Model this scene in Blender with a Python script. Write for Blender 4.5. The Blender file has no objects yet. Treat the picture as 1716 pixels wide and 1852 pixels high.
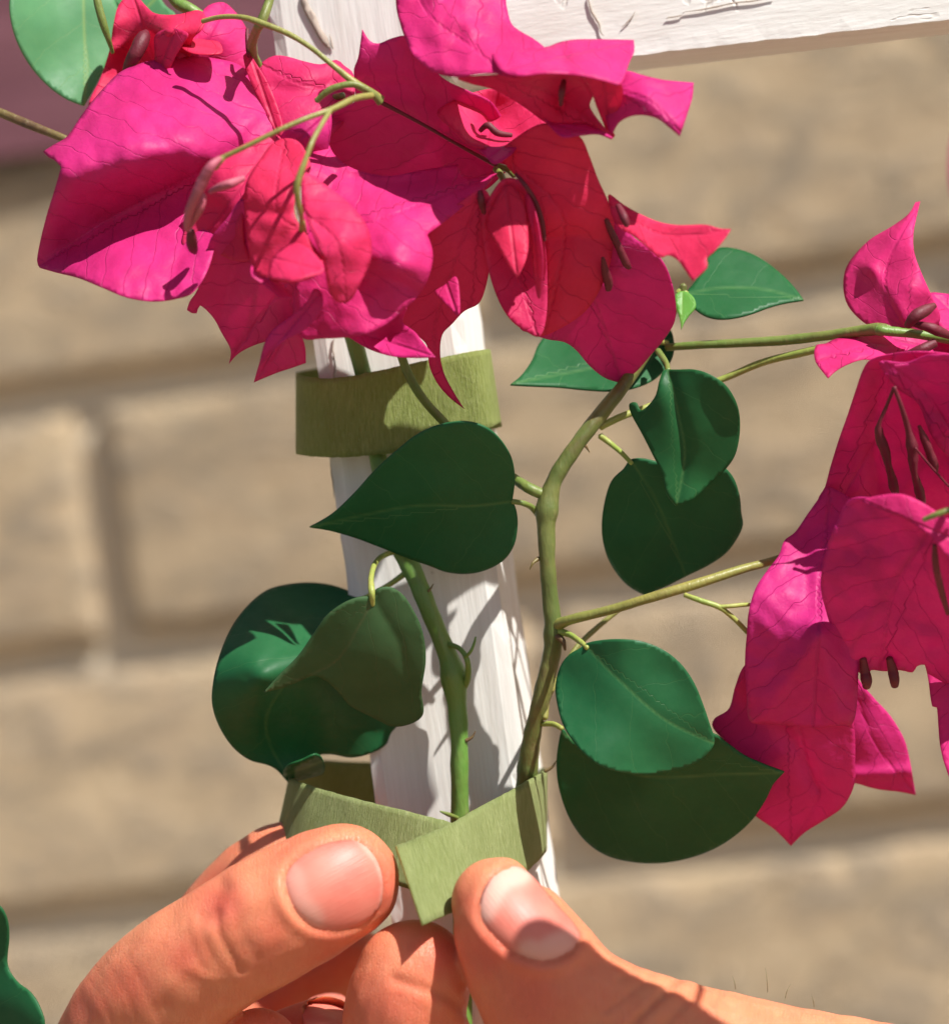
import bpy, bmesh, math, random
import numpy as np
from mathutils import Vector, Matrix, noise
from mathutils.bvhtree import BVHTree
from mathutils.geometry import delaunay_2d_cdt

random.seed(7); np.random.seed(7)
SC = bpy.context.scene
COL = SC.collection

# ------------------------------------------------------------------ camera
W = 0.156                       # metres across the frame in the plane of focus
DIST = 0.60
ROLL = math.radians(8.0)
CAM = Vector((0, -DIST, 1.25))
RT = Vector((math.cos(ROLL), 0, -math.sin(ROLL)))       # picture right
UP = Vector((math.sin(ROLL), 0, math.cos(ROLL)))        # picture up
FW = Vector((0, 1, 0))
cd = bpy.data.cameras.new('camera'); cam = bpy.data.objects.new('camera', cd); COL.objects.link(cam)
cam.matrix_world = Matrix(((RT.x, UP.x, -FW.x, CAM.x), (RT.y, UP.y, -FW.y, CAM.y), (RT.z, UP.z, -FW.z, CAM.z), (0, 0, 0, 1)))
cd.sensor_fit = 'HORIZONTAL'; cd.sensor_width = 36.0
cd.lens = 36.0 * DIST / W
cd.clip_start = 0.02; cd.clip_end = 3000
cd.dof.use_dof = True; cd.dof.focus_distance = DIST - 0.020; cd.dof.aperture_fstop = 13.5
SC.camera = cam

# ------------------------------------------------------------------ light
SUN = (RT * 0.40 + UP * 0.80 - FW * 0.42).normalized()
world = bpy.data.worlds.new('World'); SC.world = world; world.use_nodes = True
wn = world.node_tree; bgn = wn.nodes['Background']
sky = wn.nodes.new('ShaderNodeTexSky'); sky.sky_type = 'NISHITA'; sky.sun_disc = False
sky.sun_elevation = math.asin(SUN.z); sky.sun_rotation = math.atan2(SUN.x, SUN.y)
wn.links.new(sky.outputs[0], bgn.inputs[0]); bgn.inputs[1].default_value = 0.055
sd = bpy.data.lights.new('sun', 'SUN'); sd.energy = 5.0; sd.angle = math.radians(0.5); sd.color = (1.0, 0.968, 0.905)
so = bpy.data.objects.new('sun', sd); COL.objects.link(so)
so.rotation_euler = SUN.to_track_quat('Z', 'Y').to_euler(); so.location = (0, 0, 4)
SC.view_settings.view_transform = 'Standard'; SC.view_settings.look = 'None'
SC.view_settings.exposure = 0.52; SC.view_settings.gamma = 1.0
SC.view_settings.use_curve_mapping = False
SC.cycles.max_bounces = 10; SC.cycles.transmission_bounces = 8; SC.cycles.diffuse_bounces = 6
SC.cycles.sample_clamp_indirect = 6.0

# ------------------------------------------------------------------ coordinates
MM = 1716.0 / (W * 1000)        # px per mm in the plane of focus
def P(x, y, d=0.0):
    """photo pixel + distance (mm) in front of the focus plane -> world point"""
    u = (x - 858.0) / 1716.0 * W; v = (926.0 - y) / 1716.0 * W
    z = DIST - d / 1000.0; k = z / DIST
    return CAM + FW * z + RT * (u * k) + UP * (v * k)
cA, rA, uA, fA = [np.array(v) for v in (CAM, RT, UP, FW)]
def PV(a):
    """(n,3) array of x px, y px, d mm -> world"""
    z = DIST - a[:, 2] / 1000.0; k = z / DIST
    return cA + z[:, None] * fA + ((a[:, 0] - 858) / 1716 * W * k)[:, None] * rA + ((926 - a[:, 1]) / 1716 * W * k)[:, None] * uA

# ------------------------------------------------------------------ objects
def tag(o, label=None, cat=None, group=None, kind=None):
    if label: o['label'] = label
    if cat: o['category'] = cat
    if group: o['group'] = group
    if kind: o['kind'] = kind
    return o
def empty(name, loc, label, cat, group=None):
    o = bpy.data.objects.new(name, None); o.empty_display_size = 0.01
    COL.objects.link(o); o.location = loc
    return tag(o, label, cat, group)
def link(name, me, parent=None, mat=None):
    o = bpy.data.objects.new(name, me); COL.objects.link(o)
    if mat: me.materials.append(mat)
    if parent:
        o.parent = parent
        root = parent; m = Matrix.Translation(Vector((0, 0, 0)))
        while root: m = root.matrix_basis.copy() @ m; root = root.parent
        o.matrix_basis = m.inverted()       # vertices are given in world space
    return o
def mesh(verts, faces, smooth=True):
    me = bpy.data.meshes.new('m'); me.from_pydata([tuple(v) for v in verts], [], faces); me.update()
    if smooth: me.polygons.foreach_set('use_smooth', [True] * len(me.polygons))
    return me

# ------------------------------------------------------------------ materials
class NT:
    def __init__(s, name):
        s.m = bpy.data.materials.new(name); s.m.use_nodes = True; s.t = s.m.node_tree
        s.b = s.t.nodes['Principled BSDF']; s.out = s.t.nodes['Material Output']
    def n(s, typ, **kw):
        nd = s.t.nodes.new('ShaderNode' + typ)
        for k, v in kw.items():
            if k[0] == 'i' and k[1:].isdigit(): s.set(nd.inputs[int(k[1:])], v)
            elif k in nd.inputs: s.set(nd.inputs[k], v)
            elif k.replace('_', ' ') in nd.inputs: s.set(nd.inputs[k.replace('_', ' ')], v)
            else: setattr(nd, k, v)
        return nd
    def set(s, inp, v):
        if isinstance(v, bpy.types.NodeSocket): s.t.links.new(v, inp)
        elif isinstance(v, bpy.types.Node): s.t.links.new(v.outputs[0], inp)
        else: inp.default_value = v
    def math(s, op, a, b=0.0, c=0.0): return s.n('Math', operation=op, i0=a, i1=b, i2=c).outputs[0]
    def mix(s, f, a, b, mode='MIX'):
        nd = s.t.nodes.new('ShaderNodeMix'); nd.data_type = 'RGBA'; nd.blend_type = mode
        s.set(nd.inputs[0], f); s.set(nd.inputs[6], a); s.set(nd.inputs[7], b); return nd.outputs[2]
    def ramp(s, f, lo, hi, a=0.0, b=1.0):
        return s.n('MapRange', i0=f, i1=lo, i2=hi, i3=a, i4=b).outputs[0]
    def noise(s, vec, scale, detail=4, rough=0.5, dist=0.0):
        return s.n('TexNoise', Vector=vec, Scale=scale, Detail=detail, Roughness=rough, Distortion=dist).outputs[0]
    def mapping(s, vec, scale=(1, 1, 1), rot=(0, 0, 0), loc=(0, 0, 0)):
        return s.n('Mapping', Vector=vec, Scale=scale, Rotation=rot, Location=loc).outputs[0]
    def bump(s, h, dist, strength=1.0, normal=None):
        nd = s.n('Bump', Height=h, Distance=dist, Strength=strength)
        if normal: s.set(nd.inputs['Normal'], normal)
        return nd.outputs[0]
def C(r, g, b): return (r, g, b, 1.0)

def thin_material(name, col, col2, tint, vein, trans=0.45, rough=0.45, spec=0.3, veinw=0.02, vs=1.0, net=0.0, veinamt=0.5, bumpd=0.0002):
    """leaf or petal: UV holds (mm along the midrib, mm across)"""
    t = NT(name)
    uv = t.n('UVMap', uv_map='uv').outputs[0]
    geo = t.n('TexCoord').outputs['Object']
    oi = t.n('ObjectInfo').outputs['Random']
    n1 = t.noise(geo, 110, 4, 0.6); n2 = t.noise(geo, 520, 3, 0.6)
    wob = t.n('TexNoise', Vector=t.mapping(uv, (0.22, 0.22, 0.22)), Scale=1.0, Detail=2).outputs[1]
    wuv = t.n('VectorMath', operation='MULTIPLY_ADD', i0=wob, i1=(3.0, 3.0, 0), i2=uv).outputs[0]
    sp = t.n('SeparateXYZ', i0=wuv); u, v = sp.outputs[0], sp.outputs[1]
    sp0 = t.n('SeparateXYZ', i0=uv); v0 = t.math('ABSOLUTE', sp0.outputs[1])
    va = t.math('ABSOLUTE', t.math('SUBTRACT', v, 1.5))
    side = t.math('FRACT', t.math('DIVIDE', t.math('SUBTRACT', u, t.math('MULTIPLY', va, 0.85)), 5.2 * vs))
    sv = t.math('ABSOLUTE', t.math('SUBTRACT', side, 0.5))
    m_side = t.ramp(sv, 0.0, veinw * 1.6, 1.0, 0.0)
    m_mid = t.ramp(v0, 0.0, 0.42, 1.0, 0.0)
    vor = t.n('TexVoronoi', feature='DISTANCE_TO_EDGE', Vector=wuv, Scale=0.55).outputs[0]
    m_net = t.math('MULTIPLY', t.ramp(vor, 0.0, 0.12, 1.0, 0.0), net)
    m = t.math('MAXIMUM', t.math('MULTIPLY', m_side, 0.55), m_mid); m = t.math('MAXIMUM', m, m_net)
    base = t.mix(t.ramp(n1, 0.35, 0.68), col, col2)
    hs = t.n('HueSaturation', Hue=t.ramp(oi, 0, 1, 0.492, 0.508), Value=t.ramp(oi, 0, 1, 0.9, 1.08), Color=base).outputs[0]
    c = t.mix(t.math('MULTIPLY', m, veinamt), hs, vein)
    c = t.mix(t.ramp(n2, 0.66, 0.8, 0.0, 0.06), c, vein)
    t.set(t.b.inputs['Base Color'], c); t.set(t.b.inputs['Roughness'], t.ramp(n2, 0.3, 0.7, rough - 0.08, rough + 0.1))
    t.b.inputs['Specular IOR Level'].default_value = spec
    h = t.math('ADD', t.math('MULTIPLY', m, -0.5), t.math('ADD', t.math('MULTIPLY', n1, 1.2), t.math('MULTIPLY', n2, 0.35)))
    nb = t.bump(h, bumpd, 1.0); t.set(t.b.inputs['Normal'], nb)
    tr = t.n('BsdfTranslucent', Color=t.mix(t.math('MULTIPLY', m, 0.35), tint, vein), Normal=nb)
    mx = t.n('MixShader', i0=trans, i1=t.b.outputs[0], i2=tr.outputs[0])
    t.t.links.new(mx.outputs[0], t.out.inputs[0]); return t.m

M = {}
M['petal'] = thin_material('bract_magenta', C(.69, .034, .235), C(.58, .025, .175), C(.92, .055, .38), C(.44, .02, .13), 0.29, 0.52, 0.22, 0.02, 0.9, 0.08, 0.15, 0.00034)
M['petal_backlit'] = thin_material('bract_backlit_red', C(.74, .040, .155), C(.63, .028, .115), C(.98, .07, .25), C(.46, .02, .07), 0.32, 0.52, 0.22, 0.02, 0.9, 0.08, 0.15, 0.00034)  # redder copy of the magenta bract, backlit glow put into its colour
M['leaf'] = thin_material('leaf_green', C(.017, .118, .040), C(.013, .098, .033), C(.03, .15, .03), C(.085, .20, .065), 0.07, 0.48, 0.26, 0.008, 1.5, 0.05, 0.55, 0.00006)
M['leaf_under'] = thin_material('leaf_underside', C(.058, .125, .048), C(.045, .105, .038), C(.10, .26, .05), C(.14, .15, .07), 0.2, 0.6, 0.22, 0.012, 1.5, 0.08, 0.45, 0.00007)
M['leaf_pale'] = thin_material('leaf_pale', C(.12, .32, .13), C(.09, .26, .11), C(.2, .45, .08), C(.30, .42, .12), 0.3, 0.5, 0.3, 0.008, 1.5, 0.04, 0.6, 0.00006)
M['leaf_young'] = thin_material('leaf_young', C(.16, .42, .07), C(.13, .36, .06), C(.3, .6, .06), C(.3, .5, .12), 0.4, 0.45, 0.35, 0.02, 0.6, 0.1, 0.4, 0.0001)

def stem_material(name, a, b, brown, amt=0.4):
    t = NT(name); g = t.n('TexCoord').outputs['Object']
    n = t.noise(g, 90, 5, 0.6); n2 = t.noise(t.mapping(g, (1, 1, .25)), 900, 4, 0.6); n3 = t.noise(g, 260, 3, 0.5)
    c = t.mix(t.ramp(n, .35, .65), a, b)
    c = t.mix(t.ramp(n3, .55, .72, 0, amt), c, brown)
    c = t.mix(t.ramp(n2, .60, .75, 0, .4), c, C(.30, .27, .12))
    t.set(t.b.inputs['Base Color'], c); t.b.inputs['Roughness'].default_value = .45
    t.b.inputs['Subsurface Weight'].default_value = 0.15; t.b.inputs['Subsurface Radius'].default_value = (.6, 1, .2); t.b.inputs['Subsurface Scale'].default_value = 0.0006
    t.set(t.b.inputs['Normal'], t.bump(t.math('ADD', n2, n3), 0.00022, .9)); return t.m
M['stem'] = stem_material('stem_green', C(.11, .19, .035), C(.20, .22, .055), C(.11, .07, .025))
M['stem_green'] = stem_material('stem_fresh', C(.12, .26, .045), C(.16, .25, .05), C(.13, .11, .03), .25)
M['stem_olive'] = stem_material('stem_olive', C(.22, .23, .055), C(.30, .27, .07), C(.16, .10, .035))
M['stem_young'] = stem_material('stem_young', C(.26, .36, .07), C(.36, .36, .09), C(.22, .17, .05), .2)
M['stem_main'] = stem_material('stem_main', C(.10, .145, .035), C(.18, .185, .05), C(.12, .065, .03), .6)
M['stem_brown'] = stem_material('stem_brown', C(.13, .075, .03), C(.20, .17, .05), C(.06, .03, .02), .6)
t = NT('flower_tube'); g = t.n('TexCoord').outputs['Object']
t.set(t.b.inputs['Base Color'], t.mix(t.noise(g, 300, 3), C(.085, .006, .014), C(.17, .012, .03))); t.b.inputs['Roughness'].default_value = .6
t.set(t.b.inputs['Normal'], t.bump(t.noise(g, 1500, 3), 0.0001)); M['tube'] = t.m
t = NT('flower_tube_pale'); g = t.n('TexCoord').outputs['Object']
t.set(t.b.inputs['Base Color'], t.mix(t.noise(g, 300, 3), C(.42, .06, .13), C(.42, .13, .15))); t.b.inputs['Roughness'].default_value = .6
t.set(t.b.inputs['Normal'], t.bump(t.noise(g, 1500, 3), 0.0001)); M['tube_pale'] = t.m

# white, weathered paint on wood
def paint_material(rotz):
    t = NT('white_paint'); g = t.n('TexCoord').outputs['Object']
    gm = t.mapping(g, (1, 1, 1), (0, rotz, 0))
    s = t.mapping(gm, (1, 1, .07))
    gr = t.noise(s, 420, 6, .65); fine = t.noise(s, 1800, 4, .6); pat = t.noise(g, 60, 3, .5)
    crv = t.n('TexVoronoi', feature='DISTANCE_TO_EDGE', Vector=t.n('VectorMath', operation='MULTIPLY_ADD', i0=t.n('TexNoise', Vector=g, Scale=160.0, Detail=3).outputs[1], i1=(.012, .012, .012), i2=t.mapping(gm, (1, 1, .22))).outputs[0], Scale=42.0).outputs[0]
    crack = t.math('MULTIPLY', t.ramp(crv, .0, .020, 1, 0), t.ramp(t.noise(g, 34, 2), .60, .68))
    peel = t.math('MULTIPLY', t.ramp(t.noise(t.mapping(gm, (1, 1, .18)), 150, 4, .7), .66, .70), t.ramp(t.noise(g, 26, 2), .58, .66))
    c = t.mix(t.ramp(gr, .40, .72), C(.82, .81, .78), C(.72, .69, .65))
    c = t.mix(t.ramp(pat, .55, .75, 0, .25), c, C(.66, .60, .52))
    c = t.mix(t.math('MULTIPLY', peel, .8), c, C(.33, .24, .18))
    c = t.mix(t.math('MULTIPLY', crack, .85), c, C(.22, .15, .10))
    t.set(t.b.inputs['Base Color'], c); t.b.inputs['Roughness'].default_value = .55
    h = t.math('ADD', t.math('MULTIPLY', gr, .8), t.math('ADD', t.math('MULTIPLY', fine, .25), t.math('ADD', t.math('MULTIPLY', crack, -1.5), t.math('MULTIPLY', peel, -1.0))))
    t.set(t.b.inputs['Normal'], t.bump(h, 0.00025, .9)); return t.m
M['paint'] = paint_material(0.0); M['paint_rail'] = paint_material(math.radians(90))

def stone_material():
    t = NT('sandstone_block'); g = t.n('TexCoord').outputs['Object']; oi = t.n('ObjectInfo').outputs['Random']
    gg = t.n('VectorMath', operation='MULTIPLY_ADD', i0=t.n('CombineXYZ', i0=oi, i1=oi, i2=oi), i1=(9.0, 5.0, 7.0), i2=g).outputs[0]
    a = t.noise(gg, 21, 5, .65, 1.2); b = t.noise(t.mapping(gg, (.6, 1, 1.2), (0, .7, 0)), 58, 6, .75, .8); f = t.noise(gg, 420, 5, .7)
    c = t.mix(t.ramp(a, .36, .66), C(.86, .66, .42), C(.76, .57, .37))
    c = t.mix(t.ramp(b, .46, .62, 0, 1.0), c, C(.50, .40, .29))
    c = t.mix(t.ramp(f, .5, .75, 0, .5), c, C(.44, .35, .24))
    c = t.n('HueSaturation', Value=t.ramp(oi, 0, 1, .86, 1.08), Color=c).outputs[0]
    t.set(t.b.inputs['Base Color'], c); t.b.inputs['Roughness'].default_value = .92
    t.set(t.b.inputs['Normal'], t.bump(t.math('ADD', t.math('MULTIPLY', a, .7), t.math('ADD', b, t.math('MULTIPLY', f, .35))), .010, 1.0)); return t.m
M['stone'] = stone_material()
t = NT('mortar'); g = t.n('TexCoord').outputs['Object']; n = t.noise(g, 200, 5, .7)
t.set(t.b.inputs['Base Color'], t.mix(n, C(.70, .60, .46), C(.80, .70, .54))); t.b.inputs['Roughness'].default_value = .95
t.set(t.b.inputs['Normal'], t.bump(n, .003)); M['mortar'] = t.m
t = NT('maroon_paint'); g = t.n('TexCoord').outputs['Object']; n = t.noise(t.mapping(g, (.15, 1, 1)), 90, 5, .65)
t.set(t.b.inputs['Base Color'], t.mix(t.ramp(n, .3, .7), C(.17, .062, .082), C(.25, .10, .125))); t.b.inputs['Roughness'].default_value = .6
t.set(t.b.inputs['Normal'], t.bump(n, .002)); M['maroon'] = t.m
t = NT('paving'); g = t.n('TexCoord').outputs['Object']; n = t.noise(g, 6, 6, .65); f = t.noise(g, 90, 4, .7)
t.set(t.b.inputs['Base Color'], t.mix(n, C(.22, .165, .105), C(.29, .22, .145))); t.b.inputs['Roughness'].default_value = .9
t.set(t.b.inputs['Normal'], t.bump(t.math('ADD', n, f), .004)); M['paving'] = t.m

def tape_material(name, a, b, fuzz=1.0):
    t = NT(name); uv = t.n('UVMap', uv_map='uv').outputs[0]; g = t.n('TexCoord').outputs['Object']
    loops = t.noise(t.mapping(uv, (1.7, .22, 1), (0, 0, .22)), 1.6, 6, .72, .5)
    spk = t.noise(t.mapping(uv, (1.3, .30, 1), (0, 0, -.2)), 3.0, 5, .8)
    big = t.noise(g, 120, 3)
    weave = t.n('TexWave', wave_type='BANDS', bands_direction='DIAGONAL', Vector=uv, Scale=3.1, Distortion=.6).outputs[1]
    c = t.mix(t.ramp(loops, .36, .66), a, b)
    c = t.mix(t.ramp(big, .4, .7, 0, .45), c, a)
    c = t.mix(t.math('MULTIPLY', weave, .18), c, C(.20, .26, .08))
    c = t.mix(t.ramp(spk, .54, .66, 0, .75 * fuzz), c, C(.60, .66, .34))
    t.set(t.b.inputs['Base Color'], c); t.b.inputs['Roughness'].default_value = .55
    t.b.inputs['Sheen Weight'].default_value = .2; t.b.inputs['Sheen Tint'].default_value = C(.8, .9, .5)
    t.set(t.b.inputs['Normal'], t.bump(t.math('ADD', loops, t.math('ADD', t.math('MULTIPLY', spk, .7), t.math('MULTIPLY', weave, .12))), 0.0005, 1.0))
    tr = t.n('BsdfTranslucent', Color=C(.45, .52, .12)); mx = t.n('MixShader', i0=.34, i1=t.b.outputs[0], i2=tr.outputs[0])
    t.t.links.new(mx.outputs[0], t.out.inputs[0]); return t.m
M['tape'] = tape_material('velcro_tie', C(.30, .37, .07), C(.60, .68, .22))
M['tape2'] = tape_material('velcro_tie_smooth', C(.34, .41, .12), C(.62, .70, .30), .8)

def skin_material():
    t = NT('skin'); uv = t.n('UVMap', uv_map='uv').outputs[0]; g = t.n('TexCoord').outputs['Object']
    big = t.noise(g, 75, 4, .6); mid = t.noise(g, 260, 4, .6); pore = t.noise(g, 2400, 3, .6)
    cre = t.n('Attribute', attribute_name='crease').outputs['Fac']; red = t.n('Attribute', attribute_name='blush').outputs['Fac']
    fp = t.noise(t.mapping(uv, (1.5, .16, 1), (0, 0, math.radians(28))), 2.6, 5, .6, 1.0)
    c = t.mix(t.ramp(big, .3, .7), C(.81, .295, .155), C(.77, .205, .11))
    c = t.mix(t.ramp(mid, .5, .75, 0, .30), c, C(.84, .38, .21))
    c = t.mix(red, c, C(.74, .12, .085))
    c = t.mix(t.math('MULTIPLY', cre, .30), c, C(.36, .07, .035))
    t.set(t.b.inputs['Base Color'], c)
    t.set(t.b.inputs['Roughness'], t.ramp(mid, .3, .7, .36, .50)); t.b.inputs['Specular IOR Level'].default_value = .3
    t.b.inputs['Subsurface Weight'].default_value = .35; t.b.inputs['Subsurface Radius'].default_value = (1.0, .28, .12); t.b.inputs['Subsurface Scale'].default_value = .0022
    cells = t.n('TexVoronoi', feature='DISTANCE_TO_EDGE', Vector=t.mapping(uv, (1.0, .7, 1), (0, 0, .6)), Scale=2.2).outputs[0]
    h = t.math('ADD', t.math('MULTIPLY', t.ramp(fp, .50, .66), -.35), t.math('ADD', t.math('MULTIPLY', pore, .45), t.math('ADD', t.math('MULTIPLY', mid, .5), t.math('MULTIPLY', t.ramp(cells, 0, .08), .3))))
    t.set(t.b.inputs['Normal'], t.bump(h, 0.00012, 1.0)); return t.m
M['skin'] = skin_material()
t = NT('fingernail'); g = t.n('TexCoord').outputs['Object']; pale = t.n('Attribute', attribute_name='pale').outputs['Fac']
uv = t.n('UVMap', uv_map='uv').outputs[0]
c = t.mix(t.ramp(t.noise(g, 160, 3), .3, .7), C(.76, .23, .17), C(.70, .16, .12)); c = t.mix(pale, c, C(.80, .43, .35))
t.set(t.b.inputs['Base Color'], c); t.b.inputs['Roughness'].default_value = .5; t.b.inputs['Coat Weight'].default_value = .04; t.b.inputs['Coat Roughness'].default_value = .3
t.b.inputs['Subsurface Weight'].default_value = .3; t.b.inputs['Subsurface Radius'].default_value = (1, .4, .3); t.b.inputs['Subsurface Scale'].default_value = .001
t.set(t.b.inputs['Normal'], t.bump(t.noise(t.mapping(uv, (.12, 2.2, 1)), 1.5, 3), 0.00007)); M['nail'] = t.m

# ------------------------------------------------------------------ geometry tools
def spline(pts, n, closed=False):
    """Catmull-Rom through rows of pts; n samples per span"""
    a = np.array(pts, float); N = len(a); out = []
    rng = N if closed else N - 1
    for i in range(rng):
        if closed: p0, p1, p2, p3 = a[(i - 1) % N], a[i], a[(i + 1) % N], a[(i + 2) % N]
        else: p0, p1, p2, p3 = a[max(i - 1, 0)], a[i], a[i + 1], a[min(i + 2, N - 1)]
        for k in range(n):
            s = k / n
            out.append(.5 * ((2 * p1) + (-p0 + p2) * s + (2 * p0 - 5 * p1 + 4 * p2 - p3) * s * s + (-p0 + 3 * p1 - 3 * p2 + p3) * s ** 3))
    if not closed: out.append(a[-1])
    return np.array(out)

def outline(pts, step):
    """closed outline; a point with a third entry is a sharp corner"""
    N = len(pts); a = np.array([p[:2] for p in pts], float); sharp = [len(p) > 2 for p in pts]; out = []
    for i in range(N):
        p1, p2 = a[i], a[(i + 1) % N]
        p0 = a[(i - 1) % N] if not sharp[i] else p1 - (p2 - p1) * .35
        p3 = a[(i + 2) % N] if not sharp[(i + 1) % N] else p2 + (p2 - p1) * .35
        L = np.linalg.norm(p2 - p1); k = max(1, int(round(L / step)))
        for j in range(k):
            s = j / k; out.append(.5 * ((2 * p1) + (-p0 + p2) * s + (2 * p0 - 5 * p1 + 4 * p2 - p3) * s * s + (-p0 + 3 * p1 - 3 * p2 + p3) * s ** 3))
    return np.array(out)

def inside(pts, poly):
    x, y = pts[:, 0], pts[:, 1]; c = np.zeros(len(pts), bool); j = len(poly) - 1
    for i in range(len(poly)):
        xi, yi = poly[i]; xj, yj = poly[j]
        if yi != yj:
            c ^= ((yi > y) != (yj > y)) & (x < (xj - xi) * (y - yi) / (yj - yi) + xi)
        j = i
    return c
def segdist(pts, line, closed=False):
    L = np.array(line, float); d = np.full(len(pts), 1e9)
    n = len(L) if closed else len(L) - 1
    for i in range(n):
        a, b = L[i], L[(i + 1) % len(L)]; ab = b - a; q = max(float(ab @ ab), 1e-9)
        s = np.clip(((pts - a) @ ab) / q, 0, 1); d = np.minimum(d, np.hypot(*(pts - a - s[:, None] * ab).T))
    return d

def tps(ctrl, pts):
    c = np.array(ctrl, float); n = len(c)
    if n < 3: return np.full(len(pts), c[:, 2].mean())
    xy = c[:, :2] / 100; q = pts / 100
    def phi(r): return r * r * np.log(r + 1e-6)
    K = phi(np.linalg.norm(xy[:, None] - xy[None], axis=2)) + np.eye(n) * 0.02
    A = np.zeros((n + 3, n + 3)); A[:n, :n] = K; A[:n, n] = 1; A[:n, n + 1:] = xy; A[n, :n] = 1; A[n + 1:, :n] = xy.T
    b = np.concatenate([c[:, 2], [0, 0, 0]]); w = np.linalg.lstsq(A, b, rcond=None)[0]
    return phi(np.linalg.norm(q[:, None] - xy[None], axis=2)) @ w[:n] + w[n] + q @ w[n + 1:]

def patch(ol, step):
    b = outline(ol, step); lo, hi = b.min(0), b.max(0)
    ys = np.arange(lo[1], hi[1], step * .87); g = []
    for k, y in enumerate(ys):
        xs = np.arange(lo[0] + (k % 2) * step / 2, hi[0], step); g.append(np.stack([xs, np.full_like(xs, y)], 1))
    g = np.concatenate(g) if g else np.zeros((0, 2)); g = g[inside(g, b)]
    if len(g): g = g[segdist(g, b, True) > step * .6]
    allp = np.concatenate([b, g]); nb = len(b)
    v, e, f, *_ = delaunay_2d_cdt([Vector(p) for p in allp], [(i, (i + 1) % nb) for i in range(nb)], [], 1, 1e-4)
    return np.array([tuple(p) for p in v]), [tuple(x) for x in f], b

def fbm(a, sc, seed):
    return np.array([noise.noise(Vector((p[0] * sc + seed * 7.13, p[1] * sc - seed * 3.7, seed * 1.9))) for p in a])

seedc = [0]
SHIFT = {}                      # extra distance in front for whole flowers, mm
def shifted(rows, parent):
    k = SHIFT.get(parent.name if parent else '', 0)
    return [tuple(r[:2]) + (r[2] + k,) + tuple(r[3:]) for r in rows] if k else rows
def sheet(name, ol, dc, mat, parent, rib=None, step=7, thick=.14, cup=0.0, ribdepth=.35, folds=(), wav=.5, crk=.12, edge=0.0, label=None):
    """a thin leaf or bract: outline in the picture, depths dc, midrib, folds, waviness; real thickness"""
    seedc[0] += 1; sd_ = seedc[0]
    v, f, b = patch(ol, step)
    d = tps(shifted(dc, parent), v)
    if rib is None:
        c0 = v.mean(0); k = np.argmax(np.linalg.norm(b - c0, axis=1)); rib = [tuple(2 * c0 - b[k]), tuple(b[k])]
    rb = spline(rib, 8) if len(rib) > 2 else np.array(rib, float)
    dr = segdist(v, rb)
    r0, r1 = np.array(rib[0], float), np.array(rib[-1], float); ax = (r1 - r0) / max(np.linalg.norm(r1 - r0), 1e-6)
    u = (v - r0) @ ax / MM; sgn = np.sign((v - r0) @ np.array([-ax[1], ax[0]])); w = sgn * dr / MM
    if ribdepth: d = d - ribdepth * 1.5 * np.exp(-np.sqrt(dr ** 2 + 36) / 10.0)
    if cup: d = d + cup * (dr / 100) ** 2
    for ln, amp, wd in folds: d = d + amp * 1.4 * np.exp(-np.sqrt(segdist(v, ln) ** 2 + 30) / (wd + 2))
    eb = segdist(v, b, True)
    d = d + wav * fbm(v, 1 / 95., sd_) * 1.6 + crk * fbm(v, 1 / 26., sd_ + 40) * 1.5 + edge * np.exp(-eb / 25.) * fbm(v, 1 / 45., sd_ + 9) * 2
    me = mesh(PV(np.column_stack([v, d])), f)
    # faces towards the camera
    if me.polygons and Vector(me.polygons[0].normal).dot(FW) > 0: me.flip_normals()
    ul = me.uv_layers.new(name='uv'); li = np.zeros(len(me.loops), int); me.loops.foreach_get('vertex_index', li)
    ul.data.foreach_set('uv', np.column_stack([u, w])[li].astype(np.float32).ravel())
    o = link(name, me, parent, mat)
    s = o.modifiers.new('thickness', 'SOLIDIFY'); s.thickness = thick / 1000.; s.offset = 0.0
    if label: o['label'] = label
    return o

def tube(name, pts, mat, parent, seg=14, n=8, rough=.03, knots=(), label=None):
    """pts: rows x px, y px, d mm, radius px"""
    seedc[0] += 1
    a = spline(shifted(pts, parent), n); c = PV(a[:, :3]); r = a[:, 3] / MM / 1000
    for i in range(len(c)):
        r[i] *= 1 + rough * 2 * noise.noise(Vector((i * .31, seedc[0] * 3.3, 0)))
        for kx, ky, ka, kw in knots: r[i] *= 1 + ka * math.exp(-((a[i, 0] - kx) ** 2 + (a[i, 1] - ky) ** 2) / kw ** 2)
    vs, fs = [], []; nrm = None
    for i in range(len(c)):
        tg = Vector(c[min(i + 1, len(c) - 1)] - c[max(i - 1, 0)]).normalized()
        if nrm is None: nrm = tg.cross(Vector((.3, 1, .2))).normalized()
        nrm = (nrm - tg * nrm.dot(tg)).normalized(); bn = tg.cross(nrm)
        for k in range(seg):
            an = 2 * math.pi * k / seg
            rr = r[i] * (1 + rough * 1.5 * noise.noise(Vector((math.cos(an) * 1.3, math.sin(an) * 1.3, i * .25 + seedc[0]))))
            vs.append(Vector(c[i]) + (nrm * math.cos(an) + bn * math.sin(an)) * rr)
    for i in range(len(c) - 1):
        for k in range(seg):
            fs.append((i * seg + k, i * seg + (k + 1) % seg, (i + 1) * seg + (k + 1) % seg, (i + 1) * seg + k))
    for e in (0, len(c) - 1):
        tip = Vector(c[e]) + (Vector(c[e] - c[1 if e == 0 else e - 1]).normalized() * r[e] * .6); vs.append(tip); q = len(vs) - 1
        for k in range(seg): fs.append((e * seg + (k + 1) % seg, e * seg + k, q) if e == 0 else (e * seg + k, e * seg + (k + 1) % seg, q))
    o = link(name, mesh(vs, fs), parent, mat)
    if label: o['label'] = label
    return o

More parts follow.
